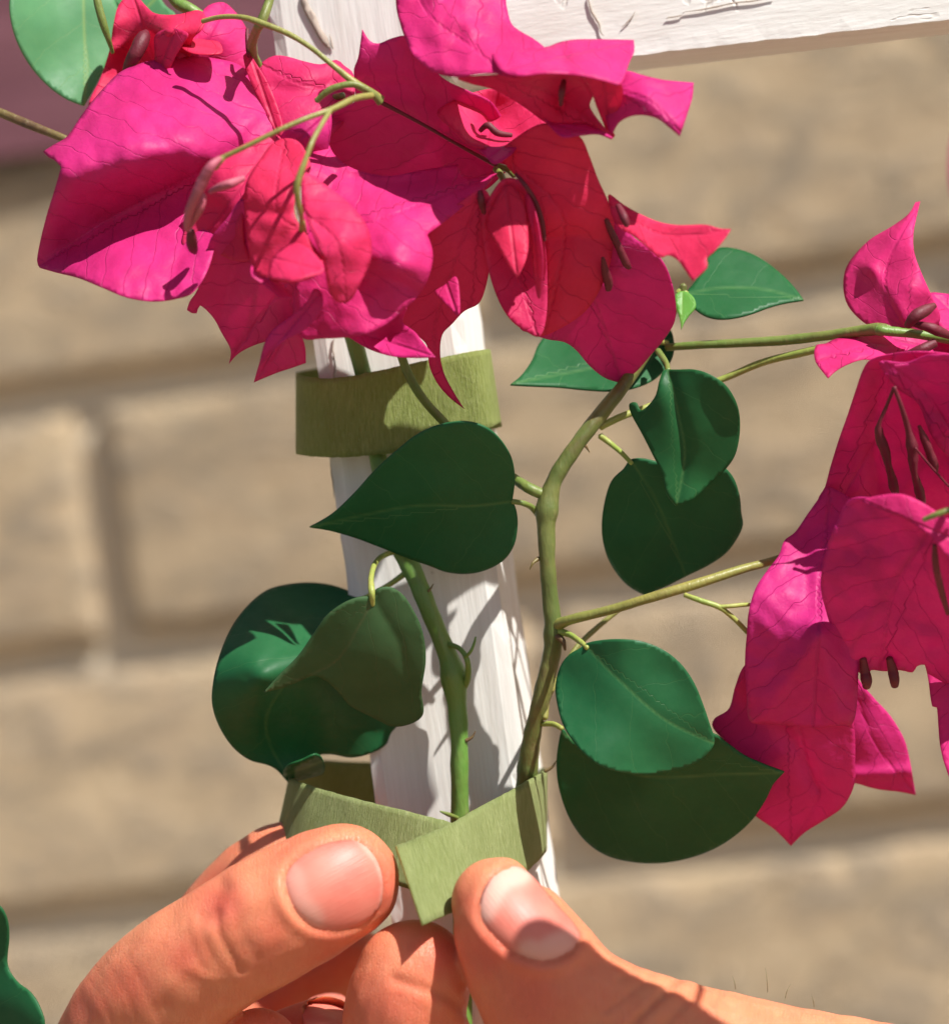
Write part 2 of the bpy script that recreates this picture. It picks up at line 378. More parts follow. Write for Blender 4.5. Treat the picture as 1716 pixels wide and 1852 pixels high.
def gridbox(sx, sy, sz, nx, ny, nz, fn=None, inset=()):
    """subdivided box centred on the origin in local space; fn(v) displaces"""
    bm = bmesh.new(); bmesh.ops.create_cube(bm, size=1.0)
    for v in bm.verts: v.co = Vector((v.co.x * sx, v.co.y * sy, v.co.z * sz))
    for ax, k in ((0, nx), (1, ny), (2, nz)):
        if k > 1:
            size = (sx, sy, sz)[ax]
            for j in range(1, k):
                p = Vector((0, 0, 0)); p[ax] = -size / 2 + size * j / k; no = Vector((0, 0, 0)); no[ax] = 1
                bmesh.ops.bisect_plane(bm, geom=bm.verts[:] + bm.edges[:] + bm.faces[:], plane_co=p, plane_no=no)
    for ax in ((0, 2) if inset else ()):
        for q in inset:
            for sg in (-1, 1):
                p = Vector((0, 0, 0)); p[ax] = sg * ((sx, sy, sz)[ax] / 2 - q); no = Vector((0, 0, 0)); no[ax] = 1
                bmesh.ops.bisect_plane(bm, geom=bm.verts[:] + bm.edges[:] + bm.faces[:], plane_co=p, plane_no=no)
    if fn:
        for v in bm.verts: v.co = fn(v.co.copy())
    me = bpy.data.meshes.new('m'); bm.to_mesh(me); bm.free(); return me

# ------------------------------------------------------------------ ground and wall
gm = mesh([(-400, -400, 0), (400, -400, 0), (400, 400, 0), (-400, 400, 0)], [(0, 1, 2, 3)], False)
tag(link('ground', gm, None, M['paving']), kind='structure')

YAW = math.radians(16)
wx = Vector((math.cos(YAW), -math.sin(YAW), 0)); wy = Vector((math.sin(YAW), math.cos(YAW), 0)); wz = Vector((0, 0, 1))
WALL_D = 1.10                                   # metres from the camera on the axis
worig = CAM + FW * WALL_D
def wall_hit(px, py):
    d = (P(px, py) - CAM).normalized(); k = (worig - CAM).dot(wy) / d.dot(wy); h = CAM + d * k
    return (h - worig).dot(wx), (h - worig).dot(wz)
J1 = wall_hit(858, 603); J2 = wall_hit(858, 1075); J3 = wall_hit(858, 1585)
course = (J1[1] - J3[1]) / 2; vj = wall_hit(182, 960)[0]; JW = .011; BL = .27
wall = empty('stone_wall', (worig.x, worig.y, 0), 'tan sandstone block wall with recessed grey mortar behind the trellis, out of focus', 'wall')
wall.rotation_euler = (0, 0, -YAW)
def wlink(name, me, mat, x, z, y=0.0):
    o = bpy.data.objects.new(name, me); COL.objects.link(o); o.parent = wall; o.location = (x, y, z)
    if mat and not me.materials: me.materials.append(mat)
    return o
REC = .0072
blocks = []
for k in range(6):
    def fn(c, k=k):
        if c.y < 0:
            e = min(1, (.5 - abs(c.x) / (BL - JW)) * (BL - JW) / .005, (.5 - abs(c.z) / (course - JW)) * (course - JW) / .005)
            e = max(e, 0)
            q = noise.fractal(Vector((c.x * 26 + k * 9, c.z * 26, k * 4.)), 1, 2, 4)
            c.y += (1 - e) ** 2 * .0022 - q * .0012 * e
            c.x += (1 - e) * .0012 * noise.noise(Vector((c.x * 70, c.z * 70, k))); c.z += (1 - e) * .0018 * noise.noise(Vector((c.x * 60, c.z * 60, k + 5)))
        return c
    me = gridbox(BL - JW, .09, course - JW, 12, 1, 4, fn, (.0012, .003, .0055)); me.polygons.foreach_set('use_smooth', [True] * len(me.polygons)); blocks.append(me)
z1 = CAM.z + J1[1]
nz0 = -int(z1 / course); nz1 = 9
x0c, x1c = -6, 6
for j in range(nz0, nz1):
    zc = z1 + (j - .5) * course                 # j = 0 is the course between the first and second joint seen
    off = (vj if j % 2 == 0 else vj + BL / 2) + (.06 if j == -2 else 0)
    for i in range(x0c, x1c):
        o = wlink('block', blocks[(i * 5 + j * 3) % 6], M['stone'], off + (i + .5) * BL, zc, .045)
wlink('mortar', gridbox(BL * 12.4, .08, course * (nz1 - nz0), 1, 1, 1), M['mortar'], 0, z1 + (nz0 + nz1 - 2) / 2 * course, .04 + REC)
# maroon board fixed to the wall
bx, bz = wall_hit(480, 150); bl, blz = wall_hit(-10, 243)
bd = gridbox(.62, .003, .24, 30, 1, 12, lambda c: Vector((c.x, c.y + .0006 * noise.noise(c * 60), c.z + .0008 * noise.noise(c * 40))))
ang = math.radians(-3)
o = link('painted_board', bd, None, M['maroon'])
o.location = worig + wx * (bx - .27) + wz * (blz + .113 + .004) - wy * .0050; o.rotation_euler = (0, math.radians(1.5), -YAW)
tag(o, 'dull maroon painted board fixed flat on the stone wall behind the pale leaf', 'board')

# ------------------------------------------------------------------ trellis
N_ = -FW
def frame(up2d, yaw):
    u = Vector((up2d[0], up2d[1])).normalized(); z = RT * u.x + UP * u.y; x = RT * u.y - UP * u.x
    x2 = (x * math.cos(yaw) + N_ * math.sin(yaw)).normalized(); y2 = z.cross(x2).normalized()
    return x2, y2, z
TY = math.radians(9)
tx, ty, tz = frame((-.134, 1), TY)
tor = P(755, 1000, 0)
trel = empty('trellis', tor - tz * .4 + ty * .011, 'white painted wooden trellis, an upright post with a rail joining it at the top', 'trellis')
def woodfn(sx, sy, amp, seed):
    def fn(c):
        n1 = noise.noise(Vector((c.x * 300, c.y * 300, c.z * 22 + seed))); n2 = noise.noise(Vector((c.x * 60, c.y * 60, c.z * 60 + seed)))
        n3 = noise.noise(Vector((c.x * 500, c.y * 500, c.z * 500 + seed)))
        corner = (abs(c.x) > sx * .49) and (abs(c.y) > sy * .49)
        a = amp * (n1 * .5 + n2 * .6) + (amp * 1.3 * n3 if corner else 0)
        c.x -= math.copysign(1, c.x) * a * (abs(c.x) > sx * .45); c.y += (a + (.0005 + .0006 * abs(n3) if corner else 0)) * (1 if c.y < 0 else -1)
        return c
    return fn
def place(me, cen, x, y, z): me.transform(Matrix(((x.x, y.x, z.x, cen.x), (x.y, y.y, z.y, cen.y), (x.z, y.z, z.z, cen.z), (0, 0, 0, 1))))
PW, PT = .0252, .021
def taper(c): return c
pm = gridbox(PW, PT, 1.75, 12, 8, 420, woodfn(PW, PT, .00018, 1))
place(pm, tor + ty * (PT / 2) - tz * (1.75 / 2 - .25 - .012), tx, ty, tz)
link('post', pm, trel, M['paint'])
# rail: its front lower edge runs from (1140,95) to (1716,40)
rx, ry, rz = frame((-.10, 1), TY * .8)
RH, RL, RTk = .048, .40, .019
def railfn(c):
    c2 = woodfn(RTk, RH, .00016, 5)(Vector((c.y, c.z, c.x))); return Vector((c2.z, c2.x, c2.y))
rm = gridbox(RL, RTk, RH, 200, 6, 14, railfn)
place(rm, P(792, 146, 0) + rx * (RL / 2 + .0022) + rz * (RH / 2) + ry * (RTk / 2 + .0008), rx, ry, rz)
link('rail', rm, trel, M['paint_rail'])

t = NT('bare_wood'); g = t.n('TexCoord').outputs['Object']; n = t.noise(t.mapping(g, (1, 1, .12)), 700, 4)
t.set(t.b.inputs['Base Color'], t.mix(n, C(.36, .28, .23), C(.54, .47, .40))); t.b.inputs['Roughness'].default_value = .85; t.set(t.b.inputs['Normal'], t.bump(n, .0003)); M['bare'] = t.m
def mark(ol, org, nrm, off=.00045, step=6, name='bare_patch', mat='bare'):
    v, f, b = patch(ol, step); out = []
    for p in v:
        d = (P(p[0], p[1]) - CAM).normalized(); h = CAM + d * ((org - CAM).dot(nrm) / d.dot(nrm)); out.append(h - nrm * off)
    me = mesh(out, f)
    if Vector(me.polygons[0].normal).dot(FW) > 0: me.flip_normals()
    o = link(name, me, trel, M[mat]); sm = o.modifiers.new('thickness', 'SOLIDIFY'); sm.thickness = .0002; sm.offset = -1
def crackline(pts, w, org, nrm):
    a = spline(pts, 5); n = len(a); tg = np.gradient(a, axis=0); tg /= np.linalg.norm(tg, axis=1)[:, None]; no = np.column_stack([-tg[:, 1], tg[:, 0]])
    ww = w * np.sin(np.linspace(.15, math.pi - .15, n))[:, None] * (1 + .5 * np.array([noise.noise(Vector((i * .7, w, 0))) for i in range(n)]))[:, None]
    jit = np.array([[noise.noise(Vector((i * .5, 3, w))) * 2.5, noise.noise(Vector((i * .5, 9, w))) * 2.5] for i in range(n)])
    ol = [tuple(p) for p in a + jit + no * ww] + [tuple(p) for p in (a + jit - no * ww)[::-1]]
    mark([(x, y, 1) for x, y in ol], org, nrm, .0005, 4, 'paint_crack')
ro = P(792, 146, 0) + ry * .0008
mark([(548, -20, 1), (560, 10), (572, 28), (580, 50), (592, 66), (598, 88, 1), (590, 84), (578, 70), (566, 48), (556, 30), (545, 4)], tor, ty)
mark([(596, 60, 1), (600, 70), (604, 88), (600, 84)], tor, ty, step=3)
crackline([(606, 608), (603, 630), (606, 655), (604, 690)], 1.8, tor, ty)
crackline([(598, 838), (603, 870), (606, 900)], 1.2, tor, ty)
crackline([(1064, -10), (1070, 20), (1082, 40), (1092, 66)], 2.4, ro, ry)
crackline([(1235, 24), (1280, 14), (1340, 4), (1400, -6)], 1.6, ro, ry)
crackline([(1205, 34), (1235, 26)], 1.2, ro, ry)
crackline([(1125, 50), (1140, 34), (1150, 20)], 1.0, ro, ry)

# ------------------------------------------------------------------ vine, first shoot (left stem and the flower cluster)
vineA = empty('bougainvillea_shoot', P(836, 1600, 4), 'left bougainvillea shoot running up the white post to the big magenta flower cluster', 'plant')
tube('stem', [(838, 1900, 3, 17), (836, 1700, 4, 17), (836, 1580, 5, 17), (832, 1490, 6, 16), (831, 1380, 7, 16), (829, 1300, 7, 17), (818, 1215, 7, 19), (795, 1150, 7, 16), (768, 1085, 7, 17), (745, 1030, 6, 18), (718, 975, 5, 17), (690, 860, 4, 16), (668, 730, 3, 16), (650, 650, 3, 16), (625, 560, 4, 15), (600, 420, 5, 14), (560, 280, 6, 12), (500, 180, 8, 11), (464, 115, 12, 9), (456, 80, 18, 9), (468, 46, 25, 8)],
     M['stem_green'], vineA, 18, 8, .05, [(822, 1225, .25, 22), (838, 1482, .1, 15)])
tube('twig', [(812, 1165, 8, 5), (832, 1174, 10, 4.5), (845, 1195, 11, 5), (846, 1225, 9, 6), (838, 1245, 7, 7)], M['stem_green'], vineA)
tube('twig', [(840, 1190, 11, 3.2), (850, 1180, 12, 3), (857, 1165, 12, 2.5), (860, 1152, 12, 1.5)], M['stem_green'], vineA, 8)
tube('twig', [(832, 1482, 7, 4), (812, 1474, 9, 4), (796, 1468, 10, 1.5)], M['stem'], vineA, 8)
tube('twig', [(-60, 178, 4, 8), (0, 203, 6, 8), (60, 228, 8, 8), (120, 252, 10, 7), (200, 290, 12, 6), (330, 330, 14, 6), (520, 330, 10, 6), (600, 330, 6, 6)], M['stem_brown'], vineA)
tube('twig', [(285, -60, 6, 11), (318, 0, 8, 11), (350, 20, 9, 11), (400, 60, 8, 9), (500, 160, 8, 9), (585, 260, 6, 9)], M['stem_green'], vineA)
tube('twig', [(497, -50, 24, 8), (487, 0, 25, 8), (474, 36, 26, 9), (466, 50, 25, 8)], M['stem'], vineA)
tube('twig', [(366, 38, 26, 4.1), (400, 30, 28, 4.5), (440, 31, 30, 4.9), (475, 42, 31, 5.7), (520, 60, 32, 4.9), (560, 84, 33, 4.5), (600, 116, 34, 4.9), (640, 148, 34, 6.6), (668, 165, 33, 7.4), (690, 180, 32, 7.4)], M['stem_olive'], vineA)
tube('twig', [(572, 182, 34, 4.9), (600, 160, 35, 5.7), (640, 152, 35, 5.7), (672, 168, 34, 6.6), (688, 185, 33, 6.6)], M['stem'], vineA)
tube('twig', [(672, 172, 36, 5.7), (640, 178, 42, 5.7), (600, 197, 47, 4.9), (550, 215, 49, 4.5), (500, 237, 50, 4.1), (450, 262, 50, 4.1), (404, 284, 49, 4.1)], M['stem_olive'], vineA)
tube('twig', [(600, 195, 47, 4.1), (583, 222, 50, 4.1), (565, 255, 53, 4.1), (552, 290, 54, 4.5), (538, 330, 54, 5.7), (538, 360, 53, 4.9), (544, 385, 51, 4.1), (546, 400, 48, 3.3)], M['stem_olive'], vineA)

def flower(parent, stalk, mat=None, label=None):
    o = tube('flower', stalk, mat or M['stem'], parent, 10)
    if label: o['label'] = label
    return o
PE, P2 = M['petal'], M['petal_backlit']
S = 1
# --- upper left flower, behind the big left bract
fA_ = flower(vineA, [(330, 140, 8, 5), (340, 110, 12, 6), (350, 90, 14, 5)])
sheet('bract', [(160, 190), (182, 140), (198, 90), (205, 45), (215, 8), (240, -14), (262, 8), (282, 24), (320, 26), (358, 18), (372, 30), (366, 52), (350, 68), (345, 90), (340, 130), (300, 170), (220, 230), (170, 240)],
      [(160, 190, 8), (205, 45, 8), (240, -14, 5), (358, 18, 16), (366, 52, 20), (300, 60, 16), (240, 90, 2), (270, 70, 5), (220, 200, 8), (330, 120, 10)], P2, fA_, [(300, 170), (240, -10)], folds=[([(205, 90), (270, 48), (300, 60)], 3, 18)])
sheet('bract', [(362, 30), (376, 10), (404, 4), (426, 22), (442, 45), (458, 80), (466, 110), (475, 170), (430, 180), (360, 150), (320, 110), (330, 75), (358, 60)],
      [(362, 30, 12), (404, 4, 8), (442, 45, 9), (475, 170, 13), (400, 60, 14), (330, 90, 14), (380, 120, 12)], PE, fA_, [(350, 120), (408, 10)])
sheet('bract', [(325, 76), (345, 68), (372, 72), (396, 76), (402, 94), (380, 98), (350, 96), (332, 88)], [(325, 76, 16), (396, 76, 16), (402, 94, 21), (350, 96, 21)], P2, fA_, step=5)
sheet('bract', [(282, 62), (310, 50), (340, 60), (330, 80), (318, 100), (306, 122), (284, 122), (280, 95)], [(282, 62, 17), (340, 60, 21), (306, 122, 18), (284, 122, 14)], P2, fA_, step=5)
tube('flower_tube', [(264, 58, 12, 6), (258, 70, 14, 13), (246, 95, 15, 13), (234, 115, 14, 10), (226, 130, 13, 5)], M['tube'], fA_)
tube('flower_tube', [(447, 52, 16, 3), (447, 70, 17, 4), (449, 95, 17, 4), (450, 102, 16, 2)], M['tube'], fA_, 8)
# --- big left bract
fB_ = flower(vineA, [(404, 284, 49, 5), (396, 292, 49, 6), (388, 300, 48, 8)], M['stem_olive'])
sheet('bract', [(78, 274, S), (97, 262), (122, 246), (150, 205), (182, 165), (215, 132), (250, 116), (292, 105), (338, 101), (392, 106), (434, 118), (461, 147), (490, 184), (504, 215), (505, 245), (490, 262), (450, 285), (425, 330), (405, 380), (390, 440), (375, 490), (350, 528), (320, 540), (277, 545), (230, 538), (185, 520), (143, 503), (100, 492), (72, 484, S), (67, 470), (74, 430), (86, 383), (98, 345), (111, 302, S), (97, 288), (88, 284)],
      [(80, 273, 24), (182, 165, 18), (285, 106, 14), (434, 118, 13), (505, 240, 20), (300, 190, 25), (160, 230, 25), (400, 200, 23), (430, 280, 24),
       (111, 302, 32), (250, 296, 34), (350, 290, 31), (69, 480, 20), (130, 440, 21), (190, 400, 22), (260, 365, 23), (330, 335, 25), (90, 400, 25), (180, 345, 29),
       (143, 504, 31), (277, 545, 37), (345, 530, 36), (385, 440, 32), (230, 460, 31), (405, 370, 27)], PE, fB_, [(500, 250), (340, 320), (190, 400), (70, 482)],
      folds=[([(69, 482), (190, 400), (335, 332)], -1.6, 16), ([(200, 140), (300, 260), (345, 300)], -.5, 10), ([(310, 540), (330, 440), (390, 300)], -.8, 12)], wav=.9, crk=.3)
tube('flower_tube', [(398, 286, 50, 5), (382, 300, 51, 8), (368, 325, 50, 10), (355, 352, 49, 9), (343, 380, 47, 8), (338, 405, 45, 6), (338, 416, 44, 4)], M['tube_pale'], fB_)
tube('flower_tube', [(440, 322, 44, 5), (415, 332, 46, 8), (392, 340, 45, 6), (380, 347, 43, 4)], M['tube_pale'], fB_)
tube('flower_tube', [(366, 352, 46, 8), (360, 375, 46, 9), (348, 398, 44, 7), (342, 412, 43, 4)], M['tube_pale'], fB_)
tube('flower_tube', [(345, 416, 40, 6), (346, 430, 39, 9), (348, 446, 37, 9), (352, 456, 35, 4)], M['tube'], fB_)
sheet('bract', [(372, 300), (410, 278), (470, 246), (505, 246), (510, 275), (470, 310), (448, 340), (440, 380), (440, 430), (450, 470), (420, 470), (385, 455), (350, 455), (330, 440), (340, 400), (360, 340)],
      [(372, 300, 30), (490, 250, 27), (440, 380, 35), (350, 450, 30), (410, 380, 32), (440, 460, 34), (370, 370, 30)], P2, fB_, [(500, 250), (350, 455)], wav=1.2, crk=.4)
# --- strip and bracts in backlit red behind the stems
fC_ = flower(vineA, [(560, 190, 10, 5), (590, 180, 14, 6), (620, 172, 18, 6)])
sheet('bract', [(440, 100), (452, 98), (466, 118), (485, 150), (503, 195), (512, 232), (505, 250), (490, 225), (466, 175), (448, 135)], [(440, 100, 16), (503, 195, 20), (470, 150, 18)], P2, fC_, step=5)
sheet('bract', [(468, 125), (480, 108), (500, 100), (524, 103), (548, 110), (580, 116), (608, 108), (622, 118), (640, 136), (640, 180), (615, 230), (570, 260), (520, 262), (502, 225), (486, 165)],
      [(468, 125, 13), (500, 100, 12), (608, 108, 12), (560, 160, 18), (520, 250, 20), (640, 180, 16)], P2, fC_, [(630, 170), (540, 150), (475, 118)], folds=[([(500, 160), (560, 168), (600, 150)], -1.5, 12)], wav=.9)
sheet('bract', [(505, 262), (515, 236), (545, 210), (590, 196), (600, 215), (595, 260), (585, 300), (560, 318), (540, 290)], [(505, 262, 24), (590, 196, 26), (590, 290, 25), (545, 250, 29)], PE, fC_, [(600, 200), (520, 270)])
# --- centre: large shaded bract
fD_ = flower(vineA, [(690, 185, 26, 4), (760, 222, 25, 3), (830, 262, 25, 3), (900, 300, 24, 4)], M['tube'])
SHIFT[fD_.name] = 4
sheet('bract', [(640, 125), (648, 102), (655, 52, S), (668, 72), (684, 78), (710, 68), (738, 66), (768, 100), (800, 140), (850, 165), (890, 185), (915, 230), (925, 290), (905, 320), (860, 350), (780, 340), (700, 325), (630, 320), (585, 310), (580, 270), (588, 225), (610, 200), (640, 185), (642, 160)],
      [(640, 125, 24), (655, 52, 26), (738, 66, 27), (800, 140, 25), (890, 185, 20), (915, 230, 17), (920, 290, 16), (700, 320, 9), (585, 300, 9), (600, 220, 14), (700, 150, 23), (760, 250, 16)], PE, fD_, [(925, 300), (800, 240), (660, 165)],
      folds=[([(660, 150), (730, 150), (790, 180)], -1.2, 10)], wav=.7)
sheet('bract', [(790, 205), (812, 185), (850, 168), (905, 160), (950, 190), (990, 222), (960, 240), (905, 266), (880, 268), (850, 262), (820, 235)],
      [(790, 205, 25), (905, 160, 19), (990, 222, 24), (880, 268, 30), (900, 215, 18)], P2, fD_, [(880, 265), (900, 165)], folds=[([(865, 240), (880, 225), (910, 240), (935, 240)], -2.5, 8)], wav=.8)
tube('flower_tube', [(868, 236, 25, 4), (882, 226, 26, 6), (900, 240, 26, 6), (925, 244, 25, 4)], M['tube'], fD_)
sheet('bract', [(862, 266), (885, 265), (915, 262), (955, 234), (945, 250), (925, 278), (895, 296), (878, 282)], [(862, 266, 28), (955, 234, 28), (895, 296, 33)], PE, fD_, step=5)
# --- top bracts
fE_ = flower(vineA, [(890, 150, 30, 5), (910, 140, 32, 6), (930, 132, 33, 6)])
SHIFT[fE_.name] = 8
sheet('bract', [(715, -10), (718, 20), (726, 50), (734, 72), (745, 96), (764, 116), (783, 130), (808, 137), (835, 139), (865, 133), (896, 132), (938, 138), (985, 96), (983, 84), (962, 68), (944, 58), (926, 44), (918, 20), (915, -10), (925, -80), (900, -180), (820, -240), (740, -190), (705, -90)],
      [(715, -10, 24), (745, 96, 30), (783, 130, 33), (896, 132, 38), (985, 90, 33), (918, 20, 27), (925, -80, 25), (820, -240, 24), (720, -100, 22), (830, 40, 30)], PE, fE_, [(905, 132), (860, 90), (775, 25), (740, -60)],
      folds=[([(800, 120), (790, 40), (780, -40)], .8, 14), ([(850, 130), (850, 60), (830, -20)], .7, 10)], wav=.8, crk=.35)
sheet('bract', [(890, 88), (935, 86), (985, 85), (1012, 76), (1045, 71), (1100, 71), (1146, 72, S), (1147, 92), (1138, 112), (1130, 135), (1120, 152), (1095, 146), (1045, 135), (985, 132), (940, 136), (905, 125)],
      [(890, 88, 33), (985, 85, 33), (1146, 72, 30), (1120, 152, 42), (985, 132, 43), (905, 125, 40)], PE, fE_, [(905, 128), (1020, 100), (1146, 75)], folds=[([(1012, 76), (1018, 105), (1028, 132)], -1, 8)], wav=.7, crk=.3)
sheet('bract', [(828, 140), (880, 136), (935, 132), (985, 128), (1045, 130), (1062, 150), (1072, 172), (1066, 190), (1078, 212), (1108, 250), (1085, 243), (1050, 232), (1015, 232), (988, 222), (955, 198), (925, 178), (890, 160), (850, 150)],
      [(828, 140, 34), (985, 128, 41), (1045, 130, 40), (1070, 180, 33), (1108, 250, 32), (988, 222, 28), (925, 178, 28), (1020, 170, 30)], P2, fE_, [(900, 140), (1000, 170), (1100, 246)], folds=[([(1020, 140), (1014, 190)], -2.5, 8)], wav=.6)
sheet('bract', [(984, 214), (1000, 222), (1030, 222), (1062, 224), (1088, 236), (1108, 250), (1080, 242), (1046, 245), (1020, 248), (1004, 238)], [(984, 214, 31), (1108, 250, 34), (1020, 248, 37)], PE, fE_, step=5)
sheet('bract', [(1052, 134), (1090, 142), (1122, 150), (1125, 180), (1105, 225), (1112, 245), (1104, 252, S), (1092, 225), (1078, 190), (1066, 158)], [(1052, 134, 39), (1122, 150, 39), (1104, 252, 30), (1090, 200, 32)], P2, fE_, step=5)
sheet('bract', [(1132, 128), (1160, 135), (1200, 144), (1254, 149, S), (1252, 175), (1243, 205), (1229, 246, S), (1212, 232), (1190, 215), (1165, 208), (1140, 210), (1118, 222), (1106, 242), (1098, 225), (1095, 200), (1102, 175), (1120, 150)],
      [(1132, 128, 33), (1254, 149, 30), (1229, 246, 38), (1106, 242, 33), (1170, 180, 37), (1095, 200, 32)], PE, fE_, [(1110, 160), (1180, 185), (1230, 240)], folds=[([(1110, 165), (1170, 175), (1225, 225)], 1.2, 10)])
tube('flower_tube', [(1020, 145, 36, 4), (1016, 165, 37, 6), (1014, 190, 36, 3)], M['tube'], fE_)
# --- right centre bracts
fF_ = flower(vineA, [(900, 300, 24, 6), (918, 306, 24, 6), (930, 318, 24, 5)])
SHIFT[fF_.name] = 5
sheet('bract', [(905, 275), (945, 240), (985, 222), (1020, 235), (1050, 248), (1066, 282), (1082, 325), (1098, 360), (1110, 400), (1108, 450), (1095, 500), (1065, 555), (1020, 590), (975, 606), (985, 560), (988, 500), (984, 430), (972, 380), (950, 335), (925, 310)],
      [(905, 275, 29), (985, 222, 33), (1050, 248, 35), (1110, 400, 28), (1095, 500, 24), (985, 560, 24), (984, 430, 28), (1040, 380, 31), (1000, 300, 32), (1040, 480, 27)], P2, fF_, [(930, 300), (1020, 400), (985, 600)], folds=[([(986, 430), (1040, 425), (1105, 440)], -1, 14)], wav=.9)
sheet('bract', [(1095, 375), (1115, 398), (1150, 432), (1185, 455), (1208, 490), (1221, 540), (1220, 580), (1200, 614), (1178, 640), (1150, 672), (1120, 692, S), (1092, 682), (1065, 660), (1042, 633), (1020, 618), (990, 613), (960, 602), (940, 585), (975, 500), (1020, 440)],
      [(1095, 375, 28), (1185, 455, 24), (1221, 550, 18), (1178, 640, 11), (1120, 692, 6), (1065, 660, 8), (990, 613, 14), (940, 585, 17), (1080, 520, 22), (1150, 520, 21)], PE, fF_, [(1010, 400), (1080, 560), (1122, 690)], wav=.8, folds=[([(1060, 430), (1130, 540), (1125, 680)], -.7, 10)])
sheet('bract', [(1100, 352), (1128, 370), (1160, 388), (1195, 402), (1230, 407), (1275, 406), (1302, 413), (1322, 414, S), (1310, 432), (1290, 456), (1278, 466), (1278, 484), (1252, 508, S), (1238, 488), (1225, 470), (1208, 461), (1190, 464), (1150, 430), (1112, 402)],
      [(1100, 352, 30), (1195, 402, 35), (1322, 414, 42), (1252, 508, 44), (1190, 464, 39), (1200, 430, 37)], P2, fF_, [(1100, 370), (1200, 425), (1318, 416)], wav=.7)
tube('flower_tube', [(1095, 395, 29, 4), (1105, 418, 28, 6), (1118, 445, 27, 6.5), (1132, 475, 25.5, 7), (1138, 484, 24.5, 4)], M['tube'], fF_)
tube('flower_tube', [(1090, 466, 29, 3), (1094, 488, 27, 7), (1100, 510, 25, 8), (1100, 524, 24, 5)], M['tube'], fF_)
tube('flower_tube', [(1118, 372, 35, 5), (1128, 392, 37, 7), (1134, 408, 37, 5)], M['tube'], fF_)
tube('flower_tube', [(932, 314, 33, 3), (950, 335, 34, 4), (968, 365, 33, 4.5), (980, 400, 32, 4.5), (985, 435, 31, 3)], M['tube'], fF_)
# --- centre hanging flower
fG_ = flower(vineA, [(896, 305, 26, 5), (905, 315, 28, 6), (912, 330, 29, 5)])
SHIFT[fG_.name] = 9
sheet('bract', [(895, 340), (915, 322), (940, 326), (958, 345), (972, 378), (984, 430), (989, 500), (988, 570), (976, 608), (950, 598), (925, 580), (905, 550), (888, 505), (876, 450), (872, 390)],
      [(895, 340, 27), (940, 326, 28), (984, 430, 25), (988, 570, 24), (925, 580, 23), (876, 450, 23), (930, 450, 19)], P2, fG_, [(915, 325), (930, 460), (970, 605)], wav=.8)
sheet('bract', [(915, 334), (932, 340), (948, 370), (954, 410), (955, 450), (947, 480), (935, 503, S), (918, 478), (900, 445), (878, 408), (890, 372), (902, 350)],
      [(915, 334, 27), (954, 410, 30), (935, 503, 33), (878, 408, 27), (920, 420, 31)], P2, fG_, [(915, 336), (935, 500)], wav=.5)
sheet('bract', [(952, 350), (965, 372), (976, 420), (982, 480), (975, 540), (966, 500), (960, 430), (950, 380)], [(952, 350, 30), (976, 420, 32), (975, 540, 29)], P2, fG_, step=5)
sheet('bract', [(862, 345), (880, 345), (890, 375), (884, 430), (885, 480), (878, 520), (866, 548), (840, 562), (818, 585), (800, 605), (796, 640), (803, 675), (820, 708), (840, 740, S), (812, 718), (790, 692), (776, 660), (772, 625), (752, 605), (728, 590), (715, 578), (738, 545), (758, 500), (770, 440), (780, 400), (825, 370)],
      [(862, 345, 27), (884, 430, 22), (866, 548, 14), (800, 605, 11), (715, 578, 12), (770, 440, 22), (840, 740, 8), (780, 660, 10), (820, 470, 20)], P2, fG_, [(870, 350), (820, 480), (785, 620), (838, 738)], wav=.6, label='dark hanging bract with a long curled tip')
sheet('bract', [(786, 528), (805, 515), (824, 500), (830, 525), (830, 570), (812, 556), (798, 542)], [(786, 528, 26), (824, 500, 27), (830, 570, 30)], PE, fG_, step=5)
tube('flower_tube', [(868, 345, 27, 4), (870, 362, 27, 7), (875, 385, 25, 4)], M['tube'], fG_, 8)
# --- front flower, the rose-like one
fH_ = flower(vineA, [(546, 400, 48, 5), (548, 420, 45, 7), (552, 440, 42, 6)], M['stem_olive'])
sheet('bract', [(548, 300), (565, 278), (585, 245), (605, 280), (640, 305), (700, 318), (760, 308), (828, 297, S), (838, 318), (870, 320), (902, 312, S), (880, 335), (850, 362), (815, 392), (772, 424, S), (780, 445), (782, 470), (775, 500), (760, 530), (735, 556), (700, 585), (660, 604), (625, 610), (585, 612), (545, 610), (530, 560), (540, 470), (545, 380)],
      [(548, 300, 30), (585, 245, 24), (700, 318, 30), (828, 297, 28), (902, 312, 28), (772, 424, 40), (782, 470, 41), (735, 556, 41), (625, 610, 40), (545, 610, 36), (640, 420, 38), (720, 480, 45), (690, 370, 36), (680, 530, 41)], PE, fH_, [(560, 420), (680, 400), (895, 315)],
      folds=[([(640, 500), (700, 500), (760, 530)], -1.6, 16), ([(610, 312), (700, 332), (838, 320)], -1.0, 8)], wav=.9, crk=.3)
sheet('bract', [(348, 566), (338, 560, S), (343, 545), (358, 522), (368, 480), (382, 430), (410, 395), (440, 360), (470, 420), (500, 490), (580, 500), (605, 530), (600, 560), (580, 585), (545, 600), (500, 612), (460, 624), (430, 640), (414, 658, S), (417, 632), (400, 600), (384, 572), (362, 552), (356, 566)],
      [(340, 560, 25), (368, 480, 30), (440, 360, 37), (470, 420, 37), (500, 500, 35), (600, 550, 33), (545, 600, 28), (414, 658, 18), (400, 560, 26), (450, 560, 28), (410, 430, 34)], PE, fH_, [(560, 460), (480, 560), (414, 656)], folds=[([(440, 420), (420, 500), (400, 580)], -1.5, 18)], wav=.8)
